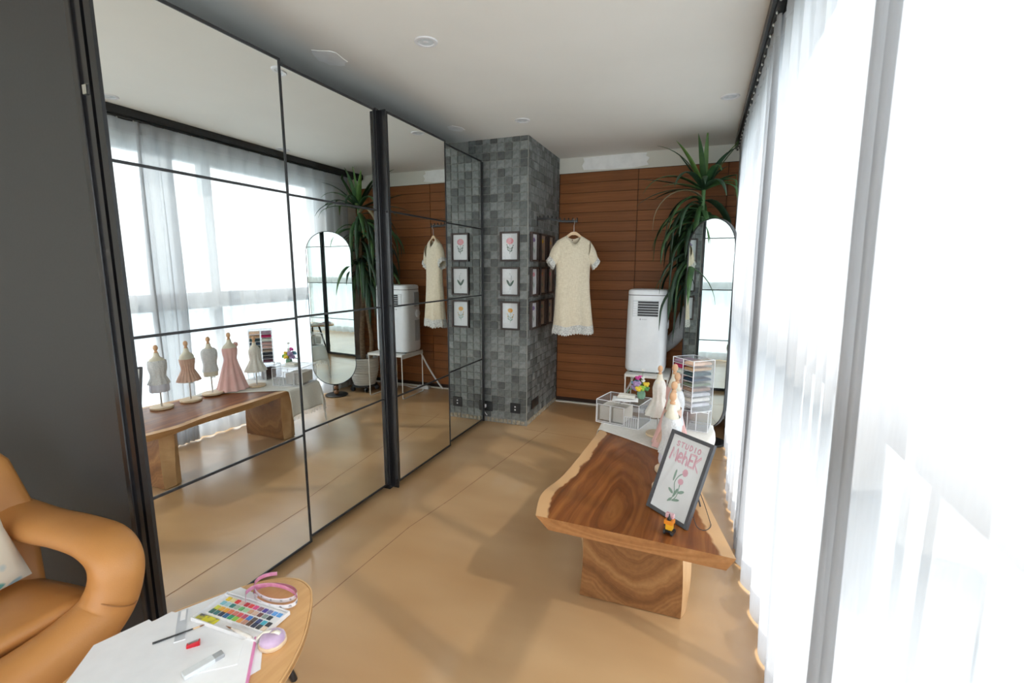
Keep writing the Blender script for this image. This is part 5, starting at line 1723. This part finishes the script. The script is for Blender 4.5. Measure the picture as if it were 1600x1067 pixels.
b.sheet(g); b.sheet(g2); b.build('cushion_cover', 'floral', cu, smooth=True, autosmooth=False)

# ------------------------------------------------------------------ coffee table with craft things
KZ = 0.42
ct = thing('coffee_table', 'pale oak coffee table with rounded corners and black tapered legs', 'coffee table', (0.62, 0.80, 0))
ol = [(0.345, 0.66), (0.40, 0.54), (0.52, 0.42), (0.70, 0.38), (0.86, 0.46), (0.925, 0.62), (0.918, 0.79), (0.868, 0.925), (0.798, 1.032), (0.735, 1.106), (0.690, 1.140), (0.625, 1.156), (0.555, 1.135), (0.485, 1.07), (0.40, 0.93), (0.350, 0.80)]
cl_ = spline(ol + ol[:3], 5)[:len(ol) * 5]
cl_ = [(x - 0.62, y - 0.80) for x, y in cl_]
b = MB(); b.prism(cl_, KZ - 0.020, KZ - 0.003); b.build('table_top', 'oak', ct, bevel=0.002)
b = MB(); nn = len(cl_)
inn = [(x * 0.985, y * 0.985) for x, y in cl_]
b.add([(x, y, KZ - 0.021) for x, y in cl_] + [(x, y, KZ) for x, y in cl_] + [(x, y, KZ) for x, y in inn] + [(x, y, KZ - 0.021) for x, y in inn],
      sum([[(i, (i + 1) % nn, nn + (i + 1) % nn, nn + i), (nn + i, nn + (i + 1) % nn, 2 * nn + (i + 1) % nn, 2 * nn + i), (2 * nn + i, 2 * nn + (i + 1) % nn, 3 * nn + (i + 1) % nn, 3 * nn + i), (3 * nn + i, 3 * nn + (i + 1) % nn, (i + 1) % nn, i)] for i in range(nn)], []))
b.build('edge_band', 'oakedge', ct)
b = MB(); b.prism([(x * 0.98, y * 0.98) for x, y in cl_], KZ - 0.003, KZ - 0.0002); b.build('top_veneer', 'oak', ct)
for (x0, y0, x1, y1) in ((-0.09, 0.24, -0.045, 0.345), (0.14, -0.22, 0.20, -0.30), (-0.14, -0.12, -0.21, -0.17)):
    b = MB(); b.tube([(x0, y0, KZ - 0.02), (x1, y1, 0.0)], [(0.020, 0.020), (0.012, 0.012)], 12); b.build('leg', 'black', ct, smooth=True)


def slab(name, label, cat, poly, z, th, mat, group=None, bevel=0.0):
    cx = sum(p[0] for p in poly) / len(poly); cy = sum(p[1] for p in poly) / len(poly)
    b = MB(); b.prism([(p[0] - cx, p[1] - cy) for p in poly], 0, th)
    o = b.build(name, mat, None, loc=(cx, cy, z), bevel=bevel)
    return tag(o, label, cat, group)


GP = 'white papers on the coffee table'
slab('paper_sheet', 'blank white sheet under the others at the far side of the coffee table', 'paper', [(0.345, 0.80), (0.470, 1.045), (0.560, 1.04), (0.640, 0.93), (0.50, 0.70)], KZ + 0.0004, 0.0006, 'paper', GP)
slab('paper_sheet', 'white sheet at the left edge of the coffee table beside the armchair', 'paper', [(0.300, 0.697), (0.340, 0.825), (0.52, 0.80), (0.503, 0.60), (0.40, 0.57)], KZ + 0.0012, 0.0006, 'paper', GP)
t = slab('paper_sheet', 'large white drawing sheet under the brush and red sharpener', 'paper', [(0.354, 0.785), (0.372, 0.875), (0.60, 0.905), (0.72, 0.885), (0.74, 0.70), (0.60, 0.54), (0.46, 0.60)], KZ + 0.0020, 0.0006, 'paper', GP)
slab('paper_sheet', 'white sheet corner peeking out beside the pincushion', 'paper', [(0.66, 0.86), (0.746, 0.900), (0.830, 0.819), (0.82, 0.79), (0.76, 0.70)], KZ + 0.0012, 0.0006, 'paper', GP)
slab('paper_sheet', 'small white scrap hanging at the left edge of the coffee table', 'paper', [(0.366, 0.655), (0.384, 0.668), (0.402, 0.640), (0.392, 0.630)], KZ + 0.0003, 0.0006, 'paper', GP)
pd = thing('sketch_pad', 'white sketch pad with pink binding along its right edge', 'notebook', (0.73, 0.76, KZ + 0.0030))
pad = [(0.605, 0.789), (0.725, 0.892), (0.862, 0.745), (0.79, 0.60), (0.69, 0.68)]
b = MB(); b.prism([(p[0] - 0.73, p[1] - 0.76) for p in pad], 0, 0.007); b.build('pages', 'paper', pd)
b = MB(); b.tube([(0.725 - 0.73, 0.892 - 0.76, 0.004), (0.862 - 0.73, 0.745 - 0.76, 0.004)], 0.0045, 8); b.build('binding', 'pinkedge', pd)
b = MB(); b.prism([(p[0] - 0.73, p[1] - 0.76) for p in [(0.612, 0.775), (0.715, 0.858), (0.765, 0.80), (0.675, 0.725)]], 0.0072, 0.0085); b.build('loose_page', 'paper', pd)

# watercolour palette
PXc, PYc = 0.606, 0.938
wp = thing('watercolour_palette', 'open white watercolour palette with rows of coloured pans', 'paint palette', (PXc, PYc, KZ + 0.0034), 0.03)
PW, PD_ = 0.272, 0.130
b = MB()
b.bb((-PW / 2, -PD_ / 2, 0), (PW / 2, PD_ / 2, 0.003))
b.bb((-PW / 2, -PD_ / 2, 0.003), (PW / 2, -PD_ / 2 + 0.003, 0.013)); b.bb((-PW / 2, PD_ / 2 - 0.003, 0.003), (PW / 2, PD_ / 2, 0.013))
b.bb((-PW / 2, -PD_ / 2 + 0.003, 0.003), (-PW / 2 + 0.003, PD_ / 2 - 0.003, 0.013)); b.bb((PW / 2 - 0.003, -PD_ / 2 + 0.003, 0.003), (PW / 2, PD_ / 2 - 0.003, 0.013))
b.bb((-PW / 2 + 0.003, 0.053, 0.003), (PW / 2 - 0.003, 0.056, 0.011)); b.bb((-PW / 2 + 0.02, -0.032, 0.003), (PW / 2 - 0.003, -0.029, 0.012))
b.build('tray', 'whitepl', wp)
b = MB(); b.bb((-PW / 2 + 0.02, -0.029, 0.003), (PW / 2 - 0.003, 0.053, 0.0095)); b.build('pan_bed', 'whitepl', wp)
PAL = [[(0.85, 0.60, 0.05), (0.80, 0.70, 0.35), (0.75, 0.06, 0.06), (0.70, 0.45, 0.40), (0.50, 0.04, 0.05), (0.78, 0.08, 0.08), (0.75, 0.10, 0.28), (0.30, 0.14, 0.20), (0.10, 0.07, 0.35), (0.20, 0.22, 0.42), (0.12, 0.32, 0.68), (0.12, 0.34, 0.70)],
       [(0.25, 0.55, 0.65), (0.40, 0.65, 0.72), (0.03, 0.20, 0.18), (0.40, 0.50, 0.42), (0.15, 0.42, 0.16), (0.40, 0.65, 0.40), (0.62, 0.36, 0.22), (0.66, 0.45, 0.36), (0.18, 0.08, 0.08), (0.25, 0.32, 0.30), (0.05, 0.06, 0.07)],
       [(0.65, 0.65, 0.08), (0.80, 0.42, 0.06), (0.82, 0.38, 0.05), (0.75, 0.20, 0.10), (0.65, 0.20, 0.16), (0.72, 0.10, 0.12), (0.55, 0.10, 0.18), (0.06, 0.20, 0.55), (0.13, 0.10, 0.09), (0.06, 0.08, 0.20), (0.08, 0.42, 0.55), (0.05, 0.05, 0.06)],
       [(0.06, 0.16, 0.14), (0.06, 0.20, 0.20), (0.04, 0.06, 0.10), (0.04, 0.14, 0.32), (0.05, 0.35, 0.16), (0.30, 0.55, 0.08), (0.80, 0.36, 0.10), (0.55, 0.28, 0.20), (0.16, 0.09, 0.06), (0.05, 0.06, 0.10), (0.07, 0.08, 0.09), (0.78, 0.62, 0.50)]]
pm = MB(); pm.box((0, 0, 0.0055), (0.0155, 0.0125, 0.004))
for r, row in enumerate(PAL):
    yy = (0.041, 0.021, -0.0015, -0.0190)[r]
    for c, colr in enumerate(row):
        x = -PW / 2 + 0.036 + c * 0.0198
        q = MB(); q.box((x, yy, 0.0105), (0.0150, 0.0145 if r < 2 else 0.0160, 0.003))
        q.build('paint_pan', pmat('paint', colr, None, 200, 0.6), wp)
b = MB(); b.bb((-PW / 2 + 0.006, -PD_ / 2 + 0.006, 0.003), (-PW / 2 + 0.085, -0.034, 0.006))
mx_ = pmat('mixed_paint', (0.72, 0.66, 0.04), (0.10, 0.09, 0.13), 34, 0.6, lo=0.45, hi=0.6)
b.build('mixing_card', mx_, wp)
wbp = thing('water_brush', 'clear handled water brush lying in the front trough of the palette', 'brush', (0.662, 0.884, KZ + 0.0125), -0.05)
b = MB(); b.tube([(-0.030, 0, 0.002), (-0.018, 0, 0.002), (0.0, 0, 0.002), (0.045, 0, 0.002), (0.062, 0, 0.002)], [0.003, 0.0045, 0.006, 0.0062, 0.004], 10); b.build('handle', pmat('frosted_plastic', (0.62, 0.55, 0.48), (0.72, 0.70, 0.68), 60, 0.25), wbp, smooth=True)
b = MB(); b.tube([(-0.055, 0, 0.002), (-0.040, 0, 0.002), (-0.030, 0, 0.002)], [0.0005, 0.0025, 0.003], 8); b.build('bristles', 'walnutball', wbp, smooth=True)

br = thing('paint_brush', 'thin black paint brush resting across the drawing sheet', 'brush', (0.46, 0.763, KZ + 0.006), math.atan2(0.109, 0.072))
b = MB(); b.tube([(0, 0, 0.0), (0.02, 0, 0), (0.10, 0, 0.001)], [0.0032, 0.0030, 0.0022], 8); b.build('handle', 'black', br, smooth=True)
b = MB(); b.tube([(0.10, 0, 0.001), (0.118, 0, 0.001)], 0.0025, 8); b.build('ferrule', 'hangerwood', br, smooth=True)
b = MB(); b.tube([(0.118, 0, 0.001), (0.124, 0, 0.001), (0.132, 0, 0.001)], [0.0024, 0.002, 0.0004], 8); b.build('bristles', 'walnutball', br, smooth=True)
shp = thing('pencil_sharpener', 'small red pencil sharpener on the drawing sheet', 'sharpener', (0.577, 0.805, KZ + 0.0030), math.atan2(0.024, 0.022))
b = MB()
b.add([(-0.017, -0.008, 0), (0.017, -0.008, 0), (0.017, 0.008, 0), (-0.017, 0.008, 0), (-0.017, -0.007, 0.009), (0.017, -0.007, 0.014), (0.017, 0.007, 0.014), (-0.017, 0.007, 0.009)], [(0, 3, 2, 1), (4, 5, 6, 7), (0, 1, 5, 4), (2, 3, 7, 6), (0, 4, 7, 3), (1, 2, 6, 5)])
b.build('body', 'red', shp, bevel=0.0015)
b = MB(); b.add([(-0.013, -0.003, 0.0102), (0.014, -0.003, 0.0142), (0.014, 0.004, 0.0142), (-0.013, 0.004, 0.0102)], [(0, 1, 2, 3)]); b.build('blade', 'steel', shp, solid=0.001)
rl = thing('clear_ruler', 'clear plastic ruler under the thin brush', 'ruler', (0.462, 0.847, KZ + 0.0028), math.atan2(0.09, -0.117))
b = MB(); b.box((0, 0, 0.001), (0.15, 0.028, 0.002)); b.build('ruler_strip', 'acrylic', rl)
b = MB()
for sy in (-0.014, 0.014): b.box((0, sy, 0.0012), (0.15, 0.0012, 0.0024))
b.box((-0.075, 0, 0.0012), (0.0012, 0.028, 0.0024)); b.bb((0.02, -0.008, 0.002), (0.07, 0.006, 0.003)); b.build('painted_edge_gleam', 'acryledge', rl)
er = thing('eraser', 'grey and white eraser block in a paper sleeve at the bottom of the photo', 'eraser', (0.685, 0.760, KZ + 0.0118), math.atan2(0.10, 0.03))
b = MB(); b.box((-0.012, 0, 0.006), (0.075, 0.026, 0.012)); b.build('sleeve', 'acgrey', er, bevel=0.001)
b = MB(); b.box((0.037, 0, 0.006), (0.026, 0.024, 0.0115)); b.build('rubber', 'greyprint', er, bevel=0.002)

# pincushion
pc = thing('pincushion', 'round lilac pincushion with a white ribbon on a pale wood base', 'pincushion', (0.785, 0.900, KZ + 0.0004))
b = MB(); b.lathe([(0.001, 0), (0.036, 0.0), (0.0385, 0.003), (0.0385, 0.010), (0.036, 0.012), (0.001, 0.012)], 32); b.build('base', 'basewood', pc, smooth=True)
b = MB(); rs = []
for zz, r in ((0.011, 0.034), (0.018, 0.0365), (0.026, 0.034), (0.033, 0.026), (0.037, 0.014), (0.035, 0.004)):
    rs.append([((r * (1 - 0.05 * abs(math.cos(4 * a)) ** 6)) * math.cos(a), (r * (1 - 0.05 * abs(math.cos(4 * a)) ** 6)) * math.sin(a), zz) for a in [2 * PI * k / 48 for k in range(48)]])
b = loft(rs); b.build('cushion', 'lilac', pc, smooth=True)
b = MB()
b.sheet([[(x, y, z) for x, y, z in ((-0.004, -0.006, 0.040), (-0.006, 0.006, 0.040))], [(-0.018, -0.016, 0.041), (-0.024, -0.004, 0.041)], [(-0.024, -0.034, 0.030), (-0.034, -0.026, 0.030)]])
b.sheet([[(0.0, -0.006, 0.040), (0.0, 0.006, 0.040)], [(0.014, -0.004, 0.043), (0.012, 0.010, 0.043)], [(0.026, 0.002, 0.036), (0.022, 0.014, 0.036)]])
b.build('ribbon', 'cream', pc, smooth=True, solid=0.001)

# measuring tape in loose coils
tp_ = thing('measuring_tape', 'pink and white measuring tape in loose coils at the table tip', 'measuring tape', (0.625, 1.055, KZ + 0.0006))
TWD = 0.014
coil = []
for k in range(120):
    t = k / 119
    a = 2.2 + t * 2 * PI * 2.15
    rx = 0.090 + 0.012 * math.sin(a * 0.5 + 0.8); ry = 0.046 + 0.008 * math.sin(a * 0.5)
    ox, oy = (-0.012 + 0.022 * t), (0.028 - 0.060 * t)
    coil.append((ox + rx * math.cos(a), oy + ry * math.sin(a), 0.004 + 0.010 * (1 + math.sin(a * 0.465 + 0.6)) * 0.5))
coil += [(coil[-1][0] - 0.004 + 0.012 * k, coil[-1][1] - 0.006 - 0.010 * k, coil[-1][2] + 0.004 + 0.001 * k) for k in range(1, 6)]
def tape_frame(i):
    p = Vector(coil[i]); t = (Vector(coil[min(i + 1, len(coil) - 1)]) - Vector(coil[max(i - 1, 0)])).normalized()
    nrm = Vector((t.y, -t.x, 0)).normalized()
    return p, t, nrm
gi, go = [], []
for i in range(len(coil)):
    p, t, nn2 = tape_frame(i)
    gi.append([tuple(p - nn2 * 0.0004), tuple(p - nn2 * 0.0004 + Vector((0, 0, TWD)))])
    go.append([tuple(p + nn2 * 0.0004), tuple(p + nn2 * 0.0004 + Vector((0, 0, TWD)))])
b = MB(); b.sheet(go, 0); b.sheet(gi, 1); b.build('tape_strip', ['whitetape', 'pinktape'], tp_, smooth=True, autosmooth=False)
SEG = {'0': 'abcdef', '1': 'bc', '2': 'abged', '3': 'abgcd', '4': 'fgbc', '5': 'afgcd', '6': 'afgedc', '7': 'abc', '8': 'abcdefg', '9': 'abcdfg'}
SP = {'a': ((0, 1), (1, 1)), 'b': ((1, 1), (1, .5)), 'c': ((1, .5), (1, 0)), 'd': ((0, 0), (1, 0)), 'e': ((0, 0), (0, .5)), 'f': ((0, .5), (0, 1)), 'g': ((0, .5), (1, .5))}
b = MB()
num = 8
for i in range(4, len(coil) - 6, 4):
    p, t, nn2 = tape_frame(i)
    for k, chh in enumerate(str(num % 60)):
        for s_ in SEG[chh]:
            (xa, ya), (xb, yb3) = SP[s_]
            for out_, sgn in ((nn2, 1),):
                A = p + out_ * 0.0009 + t * ((k * 0.0042 + xa * 0.0028) * sgn) + Vector((0, 0, 0.004 + ya * 0.006))
                B2 = p + out_ * 0.0009 + t * ((k * 0.0042 + xb * 0.0028) * sgn) + Vector((0, 0, 0.004 + yb3 * 0.006))
                if (B2 - A).length < 1e-6: continue
                d_ = (B2 - A).normalized(); w_ = out_.cross(d_) * 0.0005
                b.add([A - w_, B2 - w_, B2 + w_, A + w_], [(0, 1, 2, 3)])
    num += 1
b.build('tape_numbers', 'ink', tp_, kind='stuff')
